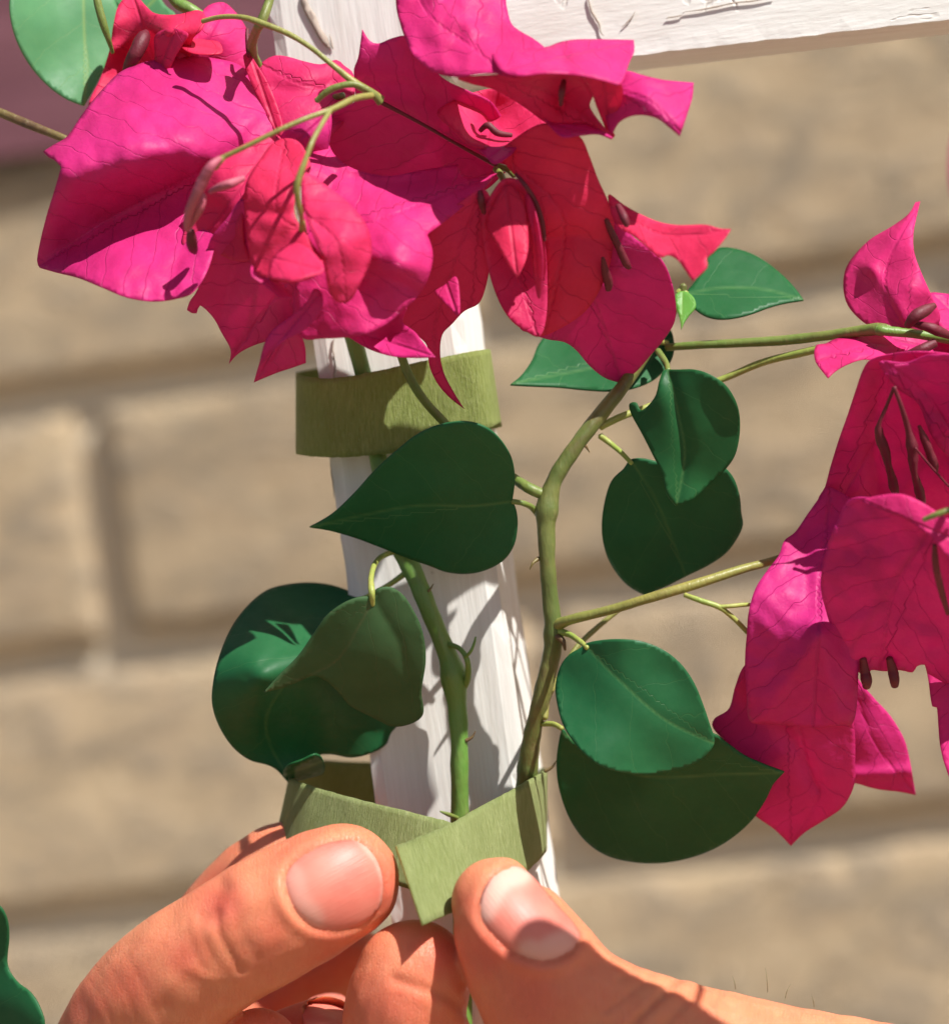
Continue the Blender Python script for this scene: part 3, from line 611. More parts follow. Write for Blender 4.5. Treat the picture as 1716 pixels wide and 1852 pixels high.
sheet('bract', [(478, 622), (495, 595), (525, 572), (555, 545), (568, 522), (582, 530), (583, 555), (568, 580), (545, 600), (515, 616), (488, 640), (470, 660)], [(478, 622, 38), (568, 522, 44), (583, 555, 45), (545, 600, 42), (470, 660, 36)], PE, fH_, step=5)
sheet('bract', [(505, 590), (530, 596), (545, 608), (552, 630), (553, 656, S), (530, 664), (500, 674), (459, 691, S), (468, 660), (480, 625), (490, 600)], [(505, 590, 33), (553, 656, 27), (459, 691, 20), (500, 630, 27)], PE, fH_, [(520, 595), (500, 640), (460, 690)])
sheet('bract', [(620, 600), (660, 595), (700, 580), (735, 555), (728, 582), (750, 600), (770, 625), (788, 646, S), (755, 647), (710, 644), (670, 632), (640, 615)], [(620, 600, 32), (735, 555, 33), (788, 646, 36), (700, 640, 33), (700, 600, 29)], PE, fH_, [(640, 600), (786, 645)], wav=.6)
sheet('bract', [(442, 350), (450, 320), (468, 292), (490, 262), (515, 250), (540, 256), (556, 280), (562, 305), (548, 325), (536, 350), (532, 385), (546, 412), (565, 440), (582, 466), (580, 490), (555, 505), (520, 510), (485, 505), (462, 490), (450, 450), (444, 400)],
      [(442, 350, 38), (490, 262, 34), (556, 280, 38), (536, 350, 44), (582, 466, 50), (555, 505, 52), (462, 490, 44), (444, 400, 40), (500, 400, 45), (510, 460, 47)], P2, fH_, [(560, 420), (500, 380), (515, 255)],
      folds=[([(450, 380), (500, 385), (535, 380)], -1.0, 9), ([(470, 490), (520, 420), (540, 410)], -1.2, 12)], wav=.8, crk=.3)
sheet('bract', [(545, 312), (562, 316), (590, 335), (625, 362), (655, 395), (670, 430), (670, 470), (655, 505), (636, 540), (620, 548), (602, 540), (592, 515), (585, 475), (572, 440), (556, 400), (547, 360)],
      [(545, 312, 42), (625, 362, 44), (670, 450, 47), (620, 548, 47), (585, 475, 50), (556, 400, 46), (620, 440, 51)], P2, fH_, [(555, 390), (610, 440), (625, 545)], wav=.8, crk=.3)
sheet('bract', [(455, 480), (470, 500), (495, 505), (520, 525), (528, 538), (510, 540), (490, 525), (470, 510), (455, 498)], [(455, 480, 46), (520, 525, 46), (470, 510, 48)], PE, fH_, step=5)
sheet('bract', [(486, 500), (492, 470), (510, 450), (540, 440), (572, 462), (585, 490), (560, 500), (530, 508), (500, 504)], [(486, 500, 52), (510, 450, 49), (585, 490, 55), (530, 508, 56), (540, 460, 51)], P2, fH_, step=5, wav=.8)

# --- leaves of the first shoot
def leaf(ol, dc, rib, mat, parent, petiole=None, pm='stem_young', **kw):
    kw.setdefault('thick', .35); kw.setdefault('crk', .03); kw.setdefault('step', 6)
    o = sheet('leaf', ol, dc, mat, parent, rib, **kw)
    if petiole: tube('petiole', petiole, M[pm], o, 10)
    return o
leaf([(152, 191, S), (120, 178), (88, 155), (58, 122), (36, 85), (22, 45), (18, 0), (30, -50), (80, -80), (140, -80), (185, -40), (212, 10), (215, 50), (205, 90), (188, 125), (170, 160)],
     [(152, 191, 2), (58, 122, 4), (18, 0, 6), (80, -80, -2), (212, 10, -4), (120, 60, 0)], [(150, -80), (152, 60), (158, 120), (152, 190)], M['leaf_pale'], vineA, [(150, -80, -2, 5), (200, -120, -3, 5), (300, -100, 4, 6)], wav=.5)
leaf([(196, 40), (200, 0), (230, -50), (270, -30), (300, 10), (318, 28), (300, 60), (250, 90), (205, 80)], [(196, 40, -4), (300, 10, -2), (250, 90, 0)], [(210, 70), (300, -20)], M['leaf_pale'], vineA)
tube('twig', [(168, -60, 14, 6), (176, 0, 15, 7), (186, 40, 15, 7), (196, 70, 14, 5), (204, 95, 12, 3)], M['stem'], vineA, label='dark twig crossing the pale leaf')
leaf([(384, 1270), (388, 1225), (400, 1180), (418, 1138), (445, 1100), (480, 1070), (520, 1058), (565, 1055), (610, 1062), (650, 1082), (690, 1130), (715, 1200), (725, 1270), (715, 1318), (695, 1348), (668, 1363), (635, 1370), (600, 1364), (575, 1366), (548, 1376), (520, 1392), (522, 1416, S), (500, 1392), (480, 1383), (450, 1374), (420, 1350), (396, 1312)],
     [(384, 1270, 14), (418, 1138, 9), (520, 1058, -3), (650, 1082, -2), (560, 1120, 3), (600, 1200, 14), (470, 1220, 20), (440, 1340, 6), (540, 1310, 4), (640, 1369, 1), (715, 1310, 3), (520, 1412, 2), (548, 1376, 0)],
     [(640, 1090), (560, 1180), (480, 1300), (520, 1410)], M['leaf'], vineA, [(640, 1092, 2, 5), (700, 1060, 3, 5), (742, 1030, 5, 6)],
     folds=[([(450, 1225), (510, 1172), (575, 1150)], -.9, 14)], wav=.7, cup=-1.0, label='large dark glossy leaf with a rolled lower edge')
leaf([(512, 1400), (520, 1385), (545, 1375), (572, 1364), (586, 1378), (584, 1398), (560, 1406), (530, 1412)], [(512, 1400, 3), (520, 1385, 9), (572, 1364, 10), (560, 1406, 1)], [(515, 1400), (585, 1375)], M['leaf'], vineA, wav=.2)
leaf([(478, 1252, S), (505, 1222), (540, 1186), (565, 1150), (590, 1115), (620, 1092), (650, 1080), (675, 1078), (682, 1066), (705, 1062), (728, 1075), (745, 1100), (760, 1130), (768, 1165), (769, 1200), (762, 1250), (766, 1284), (758, 1300), (735, 1311), (708, 1313), (680, 1300), (655, 1288), (632, 1275), (610, 1250), (588, 1230), (565, 1222), (540, 1232), (510, 1244)],
     [(478, 1252, 24), (565, 1150, 26), (675, 1078, 27), (728, 1075, 25), (769, 1200, 18), (650, 1180, 23), (762, 1300, 12), (680, 1300, 13), (588, 1230, 21), (540, 1232, 22)],
     [(674, 1080), (650, 1130), (600, 1200), (480, 1250)], M['leaf_under'], vineA, [(674, 1095, 26, 4), (672, 1070, 27, 6), (671, 1045, 24, 5), (678, 1020, 17, 5), (692, 1006, 9, 5), (718, 995, 6, 5)],
     folds=[([(674, 1080), (720, 1160), (740, 1240)], -.5, 8)], wav=.6, label='matt leaf seen from its grey-green underside')
# corner leaf and the rest of the left shoot far left
vineC = empty('leafy_shoot', P(-60, 1960, 12), 'dark green leafy shoot peeping in at the lower left corner beside the left hand', 'plant')
leaf([(-90, 1640), (-40, 1618), (0, 1640), (14, 1668), (16, 1700), (13, 1745), (30, 1775), (55, 1795), (72, 1822), (80, 1860), (60, 1920), (0, 1960), (-80, 1950), (-120, 1800)],
     [(-90, 1640, 12), (14, 1668, 14), (13, 1745, 12), (80, 1860, 16), (-80, 1950, 4)], [(-60, 1960), (-40, 1780), (-20, 1630)], M['leaf'], vineC, [(-60, 1960, 5, 6), (-80, 2060, 2, 6), (-120, 2200, 0, 7)], wav=.8)
tube('stem', [(-120, 2150, 0, 10), (-180, 2500, 0, 13), (-220, 3200, -5, 15), (-240, 4200, -10, 17)], M['stem'], vineC)

# ------------------------------------------------------------------ second shoot (right)
vineB = empty('bougainvillea_shoot', P(940, 1600, 3), 'right bougainvillea shoot forking beside the post, with magenta flowers at the right edge', 'plant')
tube('stem', [(935, 1900, 3, 14.6), (938, 1700, 3, 14.6), (940, 1560, 4, 14.6), (946, 1460, 5, 15.5), (954, 1390, 7, 17.2), (962, 1330, 9, 15.5), (978, 1265, 11, 15.5), (995, 1195, 12, 16.3), (1001, 1145, 13, 16.3), (994, 1075, 14, 14.6), (989, 1000, 15, 14.6), (988, 930, 15, 17.2), (1003, 868, 15, 14.6), (1042, 806, 15, 13.8), (1085, 750, 14, 13.8), (1125, 700, 12, 12.0), (1180, 620, 9, 10.3), (1225, 548, 7, 7.7), (1236, 515, 7, 6.9)],
     M['stem_main'], vineB, 18, 8, .06, [(990, 920, .18, 25), (1005, 1135, .12, 20), (952, 1385, .15, 30)])
tube('twig', [(1008, 1130, 14, 11), (1035, 1120, 16, 9), (1100, 1104, 18, 8.5), (1180, 1080, 20, 9), (1260, 1056, 20, 9), (1340, 1030, 18, 8), (1410, 1010, 15, 7), (1560, 955, 12, 7), (1680, 930, 12, 7), (1800, 900, 10, 7)], M['stem_olive'], vineB)
tube('twig', [(1238, 1076, 21, 4.5), (1268, 1087, 22, 5), (1300, 1098, 22, 5), (1325, 1117, 21, 4.5), (1352, 1144, 20, 4.5)], M['stem_young'], vineB, 10)
tube('twig', [(1302, 1098, 22, 4), (1325, 1096, 22, 4), (1345, 1094, 21, 4), (1360, 1094, 20, 3)], M['stem_young'], vineB, 10)
tube('twig', [(1205, 628, 8, 7), (1260, 624, 10, 7.5), (1340, 620, 12, 8), (1420, 615, 14, 9), (1500, 606, 17, 9), (1560, 598, 20, 10), (1592, 595, 22, 11), (1630, 599, 22, 9), (1680, 607, 21, 9), (1760, 620, 20, 9), (1900, 640, 15, 9)], M['stem'], vineB)
tube('twig', [(1590, 597, 23, 10), (1600, 598, 23.4, 9), (1650, 603, 23, 8), (1700, 610, 22, 8), (1760, 619, 21, 8)], M['stem_green'], vineB)
tube('twig', [(1085, 772, 13, 7), (1120, 755, 12, 6.5), (1160, 740, 11, 6), (1230, 715, 10, 6), (1310, 684, 10, 6), (1380, 655, 12, 6.5), (1450, 638, 15, 7), (1500, 626, 17, 7)], M['stem_young'], vineB)
tube('twig', [(978, 893, 15, 10), (955, 882, 15, 10), (930, 866, 13, 9), (880, 832, 10, 8), (830, 790, 9, 8), (795, 755, 10, 8), (768, 725, 11, 8), (745, 690, 12, 8), (728, 650, 13, 8), (715, 600, 16, 8)], M['stem'], vineB)
tube('twig', [(985, 1300, 11, 6), (990, 1265, 10, 5.5), (1005, 1235, 9, 5), (1040, 1175, 7, 5), (1080, 1135, 5, 5), (1130, 1095, 4, 4)], M['stem_olive'], vineB, 10)

leaf([(560, 953, S), (600, 930), (640, 892), (680, 848), (720, 812), (755, 785), (795, 768), (840, 762), (878, 772), (905, 795), (925, 828), (931, 862), (929, 890), (926, 907, S), (933, 922), (936, 950), (930, 985), (912, 1012), (880, 1030), (845, 1037), (808, 1034), (775, 1022), (735, 1008), (690, 990), (645, 973), (600, 960)],
     [(560, 953, 12), (680, 848, 18), (840, 762, 27), (931, 860, 21), (926, 907, 17), (930, 985, 13), (845, 1037, 8), (690, 990, 9), (780, 900, 17)], [(926, 906), (850, 914), (740, 915), (562, 952)], M['leaf'], vineB,
     [(926, 907, 17, 5), (945, 910, 17, 5), (962, 918, 15, 5.5), (976, 935, 14, 6)], 'stem', cup=.5, wav=.6, label='large dark heart-shaped leaf in front of the post')
leaf([(923, 696, S), (942, 680), (960, 655), (975, 622), (1000, 600), (1060, 610), (1120, 600), (1180, 590), (1205, 590), (1217, 608), (1218, 640), (1205, 665), (1180, 688), (1145, 702), (1105, 707), (1060, 705), (1010, 700), (965, 698)],
     [(923, 696, 10), (975, 622, 1), (1205, 590, 1), (1218, 640, 3), (1145, 702, 9), (1050, 650, 4)], [(1210, 615), (1120, 655), (925, 695)], M['leaf'], vineB, [(1205, 620, 2, 5), (1190, 618, 6, 6), (1178, 625, 8, 6)], cup=.4)
leaf([(1240, 532), (1258, 508), (1272, 485), (1280, 462), (1300, 449), (1328, 450), (1360, 460), (1390, 478), (1420, 503), (1440, 525), (1453, 543, S), (1420, 548), (1390, 556), (1350, 570), (1310, 577), (1280, 573), (1258, 560), (1244, 545)],
     [(1240, 532, 7), (1300, 449, 1), (1390, 478, 3), (1453, 543, 10), (1310, 577, 13), (1340, 520, 7)], [(1240, 533), (1300, 522), (1380, 524), (1452, 543)], M['leaf'], vineB, [(1242, 532, 7, 5), (1232, 525, 7, 5), (1226, 530, 7, 6)], wav=.3)
leaf([(1222, 532), (1238, 527), (1254, 538), (1258, 555), (1246, 570), (1238, 582), (1232, 596, S), (1229, 575), (1224, 558), (1221, 545)], [(1222, 532, 10), (1258, 555, 11), (1232, 596, 13)], [(1234, 530), (1232, 595)], M['leaf_young'], vineB, step=4, wav=.1, crk=.05)
leaf([(1207, 668, S), (1225, 668), (1255, 668), (1285, 678), (1315, 700), (1334, 735), (1338, 775), (1330, 820), (1310, 850), (1280, 878), (1250, 905), (1222, 915, S), (1205, 892), (1198, 860), (1182, 825), (1162, 785), (1142, 748), (1139, 730), (1150, 728), (1158, 742), (1172, 734), (1186, 715), (1192, 690), (1198, 672)],
     [(1207, 668, 22), (1285, 678, 26), (1338, 775, 21), (1280, 878, 18), (1222, 915, 19), (1182, 825, 20), (1141, 735, 18), (1190, 700, 22), (1230, 780, 22)], [(1208, 669), (1225, 740), (1238, 820), (1223, 912)], M['leaf'], vineB,
     [(1208, 670, 21, 5), (1204, 655, 17, 5), (1190, 635, 10, 6)], 'stem', ribdepth=1.4, wav=.5)
leaf([(1140, 832), (1165, 830), (1200, 838), (1250, 845), (1300, 842), (1325, 862), (1337, 895), (1340, 925), (1343, 948), (1333, 972), (1312, 1000), (1280, 1022), (1240, 1042), (1200, 1062), (1165, 1076, S), (1135, 1058), (1112, 1032), (1096, 1000), (1088, 960), (1092, 915), (1105, 872), (1128, 848)],
     [(1140, 832, 16), (1300, 842, 15), (1343, 948, 8), (1240, 1042, 3), (1165, 1076, 1), (1088, 960, 8), (1210, 950, 9)], [(1142, 834), (1185, 900), (1225, 1000), (1240, 1042)], M['leaf'], vineB,
     [(1142, 838, 16.5, 4), (1125, 820, 15, 4.5), (1105, 803, 13, 5), (1085, 788, 13, 6)], wav=.6, ribdepth=.7)
leaf([(1018, 1320), (1040, 1340), (1100, 1340), (1180, 1330), (1250, 1320), (1292, 1328), (1312, 1342), (1345, 1366), (1380, 1382), (1418, 1396, S), (1398, 1418), (1385, 1445), (1362, 1480), (1330, 1510), (1290, 1535), (1240, 1553), (1190, 1561), (1140, 1558), (1095, 1546), (1058, 1520), (1030, 1480), (1012, 1430), (1006, 1385), (1010, 1345)],
     [(1018, 1320, 14), (1180, 1330, 16), (1312, 1342, 17), (1418, 1396, 14), (1330, 1510, 5), (1190, 1561, 1), (1058, 1520, 4), (1006, 1385, 11), (1180, 1440, 10)], [(1016, 1325), (1150, 1400), (1300, 1400), (1416, 1396)], M['leaf'], vineB,
     [(1016, 1318, 14, 4.5), (1000, 1310, 12, 5), (978, 1310, 10, 5)], wav=.7)
leaf([(1050, 1172), (1062, 1163), (1085, 1158), (1120, 1156), (1160, 1160), (1200, 1176), (1232, 1202), (1255, 1235), (1270, 1270), (1282, 1305), (1292, 1340), (1280, 1362), (1255, 1382), (1215, 1395), (1170, 1401), (1120, 1397), (1080, 1382), (1045, 1352), (1020, 1315), (1008, 1275), (1005, 1240), (1014, 1205), (1030, 1184)],
     [(1055, 1168, 22), (1120, 1156, 25), (1232, 1202, 24), (1292, 1340, 22), (1215, 1395, 21), (1080, 1382, 25), (1005, 1240, 20), (1150, 1280, 25)], [(1060, 1168), (1120, 1230), (1200, 1300), (1290, 1344)], M['leaf'], vineB,
     [(1062, 1172, 22.5, 4.5), (1048, 1160, 20, 5), (1030, 1148, 16, 5.5), (1012, 1142, 14, 7)], cup=.5, wav=.5)

# --- flowers on the right
fR1 = flower(vineB, [(1592, 597, 22, 7), (1620, 600, 22, 7), (1650, 590, 22, 6)])
sheet('bract', [(1664, 364, S), (1658, 390), (1652, 420), (1653, 455), (1668, 498), (1686, 538), (1700, 575), (1680, 600), (1640, 605), (1600, 596), (1570, 588), (1545, 568), (1530, 545), (1525, 515), (1530, 485), (1548, 458), (1575, 432), (1612, 410), (1642, 388), (1655, 366, S)],
      [(1662, 364, 8), (1653, 455, 20), (1700, 575, 20), (1600, 596, 22), (1530, 545, 14), (1525, 510, 12), (1575, 432, 10), (1640, 520, 24), (1600, 490, 17), (1642, 388, 12)], PE, fR1, [(1640, 600), (1600, 500), (1660, 366)],
      folds=[([(1575, 484), (1620, 430), (1650, 395)], 2.4, 16), ([(1575, 484), (1610, 530), (1640, 580)], 1.4, 14)], wav=.5)
sheet('bract', [(1680, 535), (1700, 530), (1740, 540), (1790, 580), (1790, 640), (1740, 625), (1700, 590)], [(1680, 535, 14), (1790, 580, 14), (1740, 625, 20)], PE, fR1)
sheet('bract', [(1610, 600), (1640, 585), (1680, 570), (1720, 575), (1780, 600), (1790, 680), (1740, 700), (1680, 690), (1630, 660), (1605, 630)], [(1610, 600, 16), (1720, 575, 12), (1740, 700, 20), (1660, 640, 18)], PE, fR1)
tube('flower_tube', [(1640, 590, 26, 6), (1655, 572, 27, 11), (1675, 560, 26, 10), (1690, 552, 25, 5)], M['tube'], fR1)
tube('flower_tube', [(1650, 585, 25, 5), (1680, 592, 26, 9), (1700, 600, 25, 9), (1725, 610, 23, 5)], M['tube'], fR1)
tube('flower_tube', [(1640, 640, 25, 5), (1665, 632, 26, 9), (1690, 620, 25, 8)], M['tube'], fR1)
sheet('bract', [(1472, 640), (1476, 624), (1492, 622), (1508, 614), (1540, 606), (1580, 600), (1620, 600), (1640, 620), (1625, 645), (1590, 652), (1560, 650), (1530, 660), (1510, 672), (1497, 684, S), (1484, 668), (1475, 655)],
      [(1472, 640, 22), (1508, 614, 18), (1580, 600, 16), (1620, 640, 20), (1550, 650, 26), (1497, 684, 27)], PE, fR1, [(1640, 615), (1550, 630), (1480, 655)], folds=[([(1478, 640), (1520, 636), (1600, 628)], 1.6, 10)], wav=.4)
fR2 = flower(vineB, [(1600, 640, 16, 6), (1612, 670, 18, 6), (1616, 700, 20, 5)])
sheet('bract', [(1560, 670), (1575, 650), (1610, 640), (1660, 635), (1720, 640), (1800, 660), (1820, 800), (1800, 920), (1700, 960), (1600, 960), (1520, 940), (1480, 910), (1492, 880), (1500, 850), (1515, 800), (1532, 752), (1546, 710)],
      [(1560, 670, 33), (1720, 640, 35), (1800, 660, 35), (1820, 800, 26), (1700, 960, 12), (1480, 910, 15), (1515, 800, 20), (1640, 800, 22)], PE, fR2, [(1615, 640), (1590, 780), (1500, 930)], folds=[([(1600, 660), (1575, 780), (1590, 900)], -1.8, 18)], wav=1.0, crk=.3)
sheet('bract', [(1590, 655), (1640, 655), (1690, 640), (1760, 660), (1780, 780), (1760, 860), (1720, 830), (1685, 790), (1660, 730), (1620, 700)],
      [(1590, 655, 38), (1690, 640, 39), (1780, 780, 30), (1760, 860, 24), (1685, 790, 29), (1640, 690, 35)], PE, fR2, [(1600, 655), (1680, 720), (1760, 850)], wav=1.2, crk=.4)
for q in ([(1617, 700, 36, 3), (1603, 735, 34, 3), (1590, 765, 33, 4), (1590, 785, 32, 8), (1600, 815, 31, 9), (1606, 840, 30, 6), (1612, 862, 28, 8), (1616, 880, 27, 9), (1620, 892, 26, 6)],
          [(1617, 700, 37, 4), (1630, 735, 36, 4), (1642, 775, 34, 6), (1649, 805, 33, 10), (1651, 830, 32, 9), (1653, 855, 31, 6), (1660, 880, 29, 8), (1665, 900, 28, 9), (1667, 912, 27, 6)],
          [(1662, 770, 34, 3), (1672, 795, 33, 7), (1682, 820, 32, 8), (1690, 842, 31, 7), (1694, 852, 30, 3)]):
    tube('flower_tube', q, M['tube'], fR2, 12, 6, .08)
tube('flower_tube', [(1655, 810, 34, 2), (1680, 840, 33, 2.2), (1716, 880, 31, 2)], M['tube'], fR2, 8)
fR3 = flower(vineB, [(1560, 955, 14, 6), (1530, 980, 18, 6), (1500, 1060, 20, 5), (1480, 1140, 22, 5)])
sheet('bract', [(1496, 882), (1520, 890), (1545, 905), (1580, 925), (1560, 980), (1530, 1040), (1545, 1120), (1552, 1200), (1545, 1300), (1520, 1312), (1480, 1316), (1430, 1312), (1390, 1310), (1356, 1304), (1350, 1260), (1347, 1200), (1350, 1150), (1354, 1105), (1366, 1065), (1385, 1035), (1408, 1005), (1418, 978), (1438, 962), (1460, 930), (1478, 905)],
      [(1496, 882, 18), (1580, 925, 18), (1430, 985, 19), (1360, 1090, 25), (1350, 1200, 23), (1356, 1304, 16), (1430, 1312, 17), (1545, 1300, 16), (1545, 1120, 25), (1480, 1060, 25), (1482, 1145, 27), (1440, 1220, 23), (1500, 1240, 22), (1420, 1100, 26)],
      PE, fR3, [(1500, 900), (1480, 1060), (1480, 1150), (1470, 1310)], folds=[([(1482, 1145), (1385, 1290)], 1.8, 18), ([(1482, 1145), (1520, 1300)], 1.6, 18), ([(1450, 980), (1470, 1100)], -.9, 14)], wav=.7, crk=.3)
sheet('bract', [(1540, 902), (1600, 905), (1660, 920), (1720, 940), (1800, 960), (1820, 1200), (1760, 1260), (1716, 1240), (1690, 1225), (1676, 1216), (1672, 1202), (1658, 1205), (1650, 1216), (1628, 1212), (1600, 1214), (1575, 1212), (1568, 1222), (1550, 1214), (1530, 1190), (1508, 1150), (1492, 1100), (1484, 1060), (1490, 1010), (1510, 950)],
      [(1540, 902, 40), (1720, 940, 47), (1820, 1200, 28), (1676, 1216, 21), (1568, 1222, 21), (1484, 1060, 32), (1600, 1050, 34), (1510, 950, 37)], PE, fR3, [(1700, 940), (1620, 1060), (1590, 1212)], wav=1.0, crk=.35, edge=.5)
sheet('bract', [(1560, 905), (1620, 893), (1660, 905), (1716, 940), (1790, 990), (1780, 1060), (1716, 1010), (1680, 970), (1640, 940), (1600, 925)], [(1560, 905, 43), (1660, 905, 47), (1790, 990, 49), (1716, 1010, 49), (1640, 940, 47)], PE, fR3, step=6, wav=.5)
tube('twig', [(1670, 940, 51, 4), (1700, 928, 52, 5), (1740, 915, 51, 5)], M['stem'], vineB, 10)
tube('flower_tube', [(1690, 985, 48, 4), (1692, 1020, 46, 6), (1700, 1060, 43, 6), (1714, 1110, 38, 4)], M['tube'], fR3)
tube('flower_tube', [(1560, 1190, 23, 6), (1564, 1215, 22, 9), (1567, 1232, 22, 10), (1567, 1242, 21, 7)], M['tube'], fR3)
tube('flower_tube', [(1608, 1190, 23, 6), (1614, 1212, 22, 9), (1617, 1228, 22, 9), (1618, 1240, 21, 7)], M['tube'], fR3)
sheet('bract', [(1350, 1200), (1400, 1180), (1480, 1200), (1530, 1250), (1545, 1320), (1546, 1380), (1545, 1418), (1525, 1458), (1490, 1484), (1455, 1506), (1430, 1530, S), (1400, 1500), (1362, 1472), (1345, 1440), (1330, 1390), (1318, 1350), (1290, 1318), (1292, 1300), (1318, 1282), (1330, 1240)],
      [(1350, 1200, 18), (1480, 1200, 18), (1546, 1380, 10), (1430, 1530, 0), (1345, 1440, 6), (1290, 1310, 10), (1440, 1380, 10), (1430, 1290, 14)], PE, fR3, [(1420, 1190), (1460, 1380), (1480, 1440), (1430, 1528)], folds=[([(1410, 1310), (1450, 1360), (1475, 1420)], -1.6, 8)], wav=.7)
sheet('bract', [(1530, 1180), (1550, 1225), (1580, 1262), (1610, 1295), (1634, 1335), (1645, 1375), (1656, 1438, S), (1625, 1432), (1590, 1428), (1560, 1420), (1535, 1405), (1520, 1330)],
      [(1530, 1180, 10), (1610, 1295, 4), (1656, 1438, -2), (1535, 1405, 0), (1575, 1340, 4)], PE, fR3, [(1530, 1200), (1580, 1340), (1650, 1430)], folds=[([(1535, 1402), (1590, 1400), (1650, 1395)], 1.8, 8)], wav=.4)
sheet('bract', [(1676, 1180), (1720, 1170), (1800, 1190), (1820, 1400), (1780, 1470), (1730, 1430), (1714, 1400), (1700, 1350), (1694, 1280), (1686, 1278), (1680, 1240)], [(1676, 1180, 20), (1800, 1190, 20), (1780, 1470, 28), (1700, 1350, 24)], PE, fR3, wav=.6)

# unseen flower added outside the picture to cast shade on the right thumb
fShade = flower(vineB, [(1760, 619, 20, 7), (1850, 590, 45, 6), (1950, 500, 66, 5)])
sheet('bract', [(1722, 250), (1726, 365), (1790, 420), (1870, 500), (2000, 650), (2200, 720), (2340, 640), (2360, 400), (2150, 160), (1900, 110), (1770, 150)], [(1722, 250, 113), (2000, 650, 118), (2340, 640, 110), (1900, 110, 110), (2050, 400, 116)], PE, fShade, step=14)
tube('twig', [(1950, 500, 66, 6), (2050, 420, 95, 6), (2080, 400, 112, 5)], M['stem'], fShade)
# ------------------------------------------------------------------ plant ties
def ribbon(name, rows, mat, label, closed=False, n=7, m=12, th=.5, fray=.10):
    """rows: (top x,y,d, bottom x,y,d)"""
    a = spline(rows, n, closed); vs, uvs = [], []
    L = 0; prev = None
    for i, r in enumerate(a):
        t_, b_ = r[:3], r[3:]
        if prev is not None: L += float(np.linalg.norm(((t_ - prev) / np.array([MM, MM, 1]))))
        prev = t_
        for j in range(m + 1):
            s = j / m; p = t_ * (1 - s) + b_ * s
            p = p + np.array([0, noise.noise(Vector((L * 2.1, j * 3., 1))) * (2.2 if j in (0, m) else .6), noise.noise(Vector((L * .35, s * 1.6, 3))) * .35])
            vs.append(p); uvs.append((L, s * 13.5))
    fs = []; N = len(a)
    for i in range(N if closed else N - 1):
        for j in range(m):
            k = (i + 1) % N; fs.append((i * (m + 1) + j, k * (m + 1) + j, k * (m + 1) + j + 1, i * (m + 1) + j + 1))
    me = mesh(PV(np.array(vs)), fs); ul = me.uv_layers.new(name='uv'); li = np.zeros(len(me.loops), int); me.loops.foreach_get('vertex_index', li)
    ul.data.foreach_set('uv', np.array(uvs)[li].astype(np.float32).ravel())
    o = link(name, me, None, mat); s = o.modifiers.new('thickness', 'SOLIDIFY'); s.thickness = th / 1000; s.offset = 0
    return tag(o, label, 'plant tie', 'green fabric ties round the post')
def R2(x, yt, yb, d, dx=0): return (x, yt, d, x + dx, yb, d)
ribbon('plant_tie', [R2(538, 676, 820, -6), R2(552, 681, 824, 2, 1), R2(600, 684, 827, 5.5, 2), R2(660, 675, 824, 7, 6), R2(720, 662, 816, 7, 12), R2(790, 648, 798, 6.5, 16), R2(850, 636, 780, 6, 20), R2(878, 632, 773, 3, 22), R2(884, 634, 772, -6, 20), R2(872, 640, 775, -20, 18), R2(820, 645, 785, -27, 12), R2(700, 655, 800, -27, 6), R2(590, 665, 812, -26, 0), R2(545, 672, 816, -18, 0)],
       M['tape'], 'fuzzy green fabric tie wrapped flat round the white post just under the flowers', True)
ribbon('plant_tie', [(716, 1531, 33, 764, 1674, 43), (745, 1520, 30, 790, 1662, 40), (815, 1490, 26, 850, 1638, 31), (870, 1458, 20, 900, 1610, 23), (920, 1432, 16, 940, 1585, 18), (962, 1408, 10, 968, 1560, 12), (982, 1396, 2, 982, 1545, 4), (986, 1392, -8, 986, 1535, -6), (970, 1388, -20, 972, 1525, -20), (900, 1385, -27, 905, 1520, -27), (760, 1382, -27, 770, 1518, -27), (640, 1378, -27, 640, 1515, -27), (575, 1376, -25, 560, 1515, -24), (538, 1388, -16, 515, 1515, -15), (526, 1402, -4, 500, 1520, -4), (540, 1414, 6, 512, 1528, 6), (590, 1430, 12, 565, 1550, 13), (660, 1449, 17, 640, 1575, 18), (730, 1466, 20, 715, 1600, 21), (800, 1484, 21, 790, 1625, 24), (850, 1500, 20, 845, 1640, 23)],
       M['tape2'], 'olive green fabric tie being pulled together and pinched by the two hands', False)

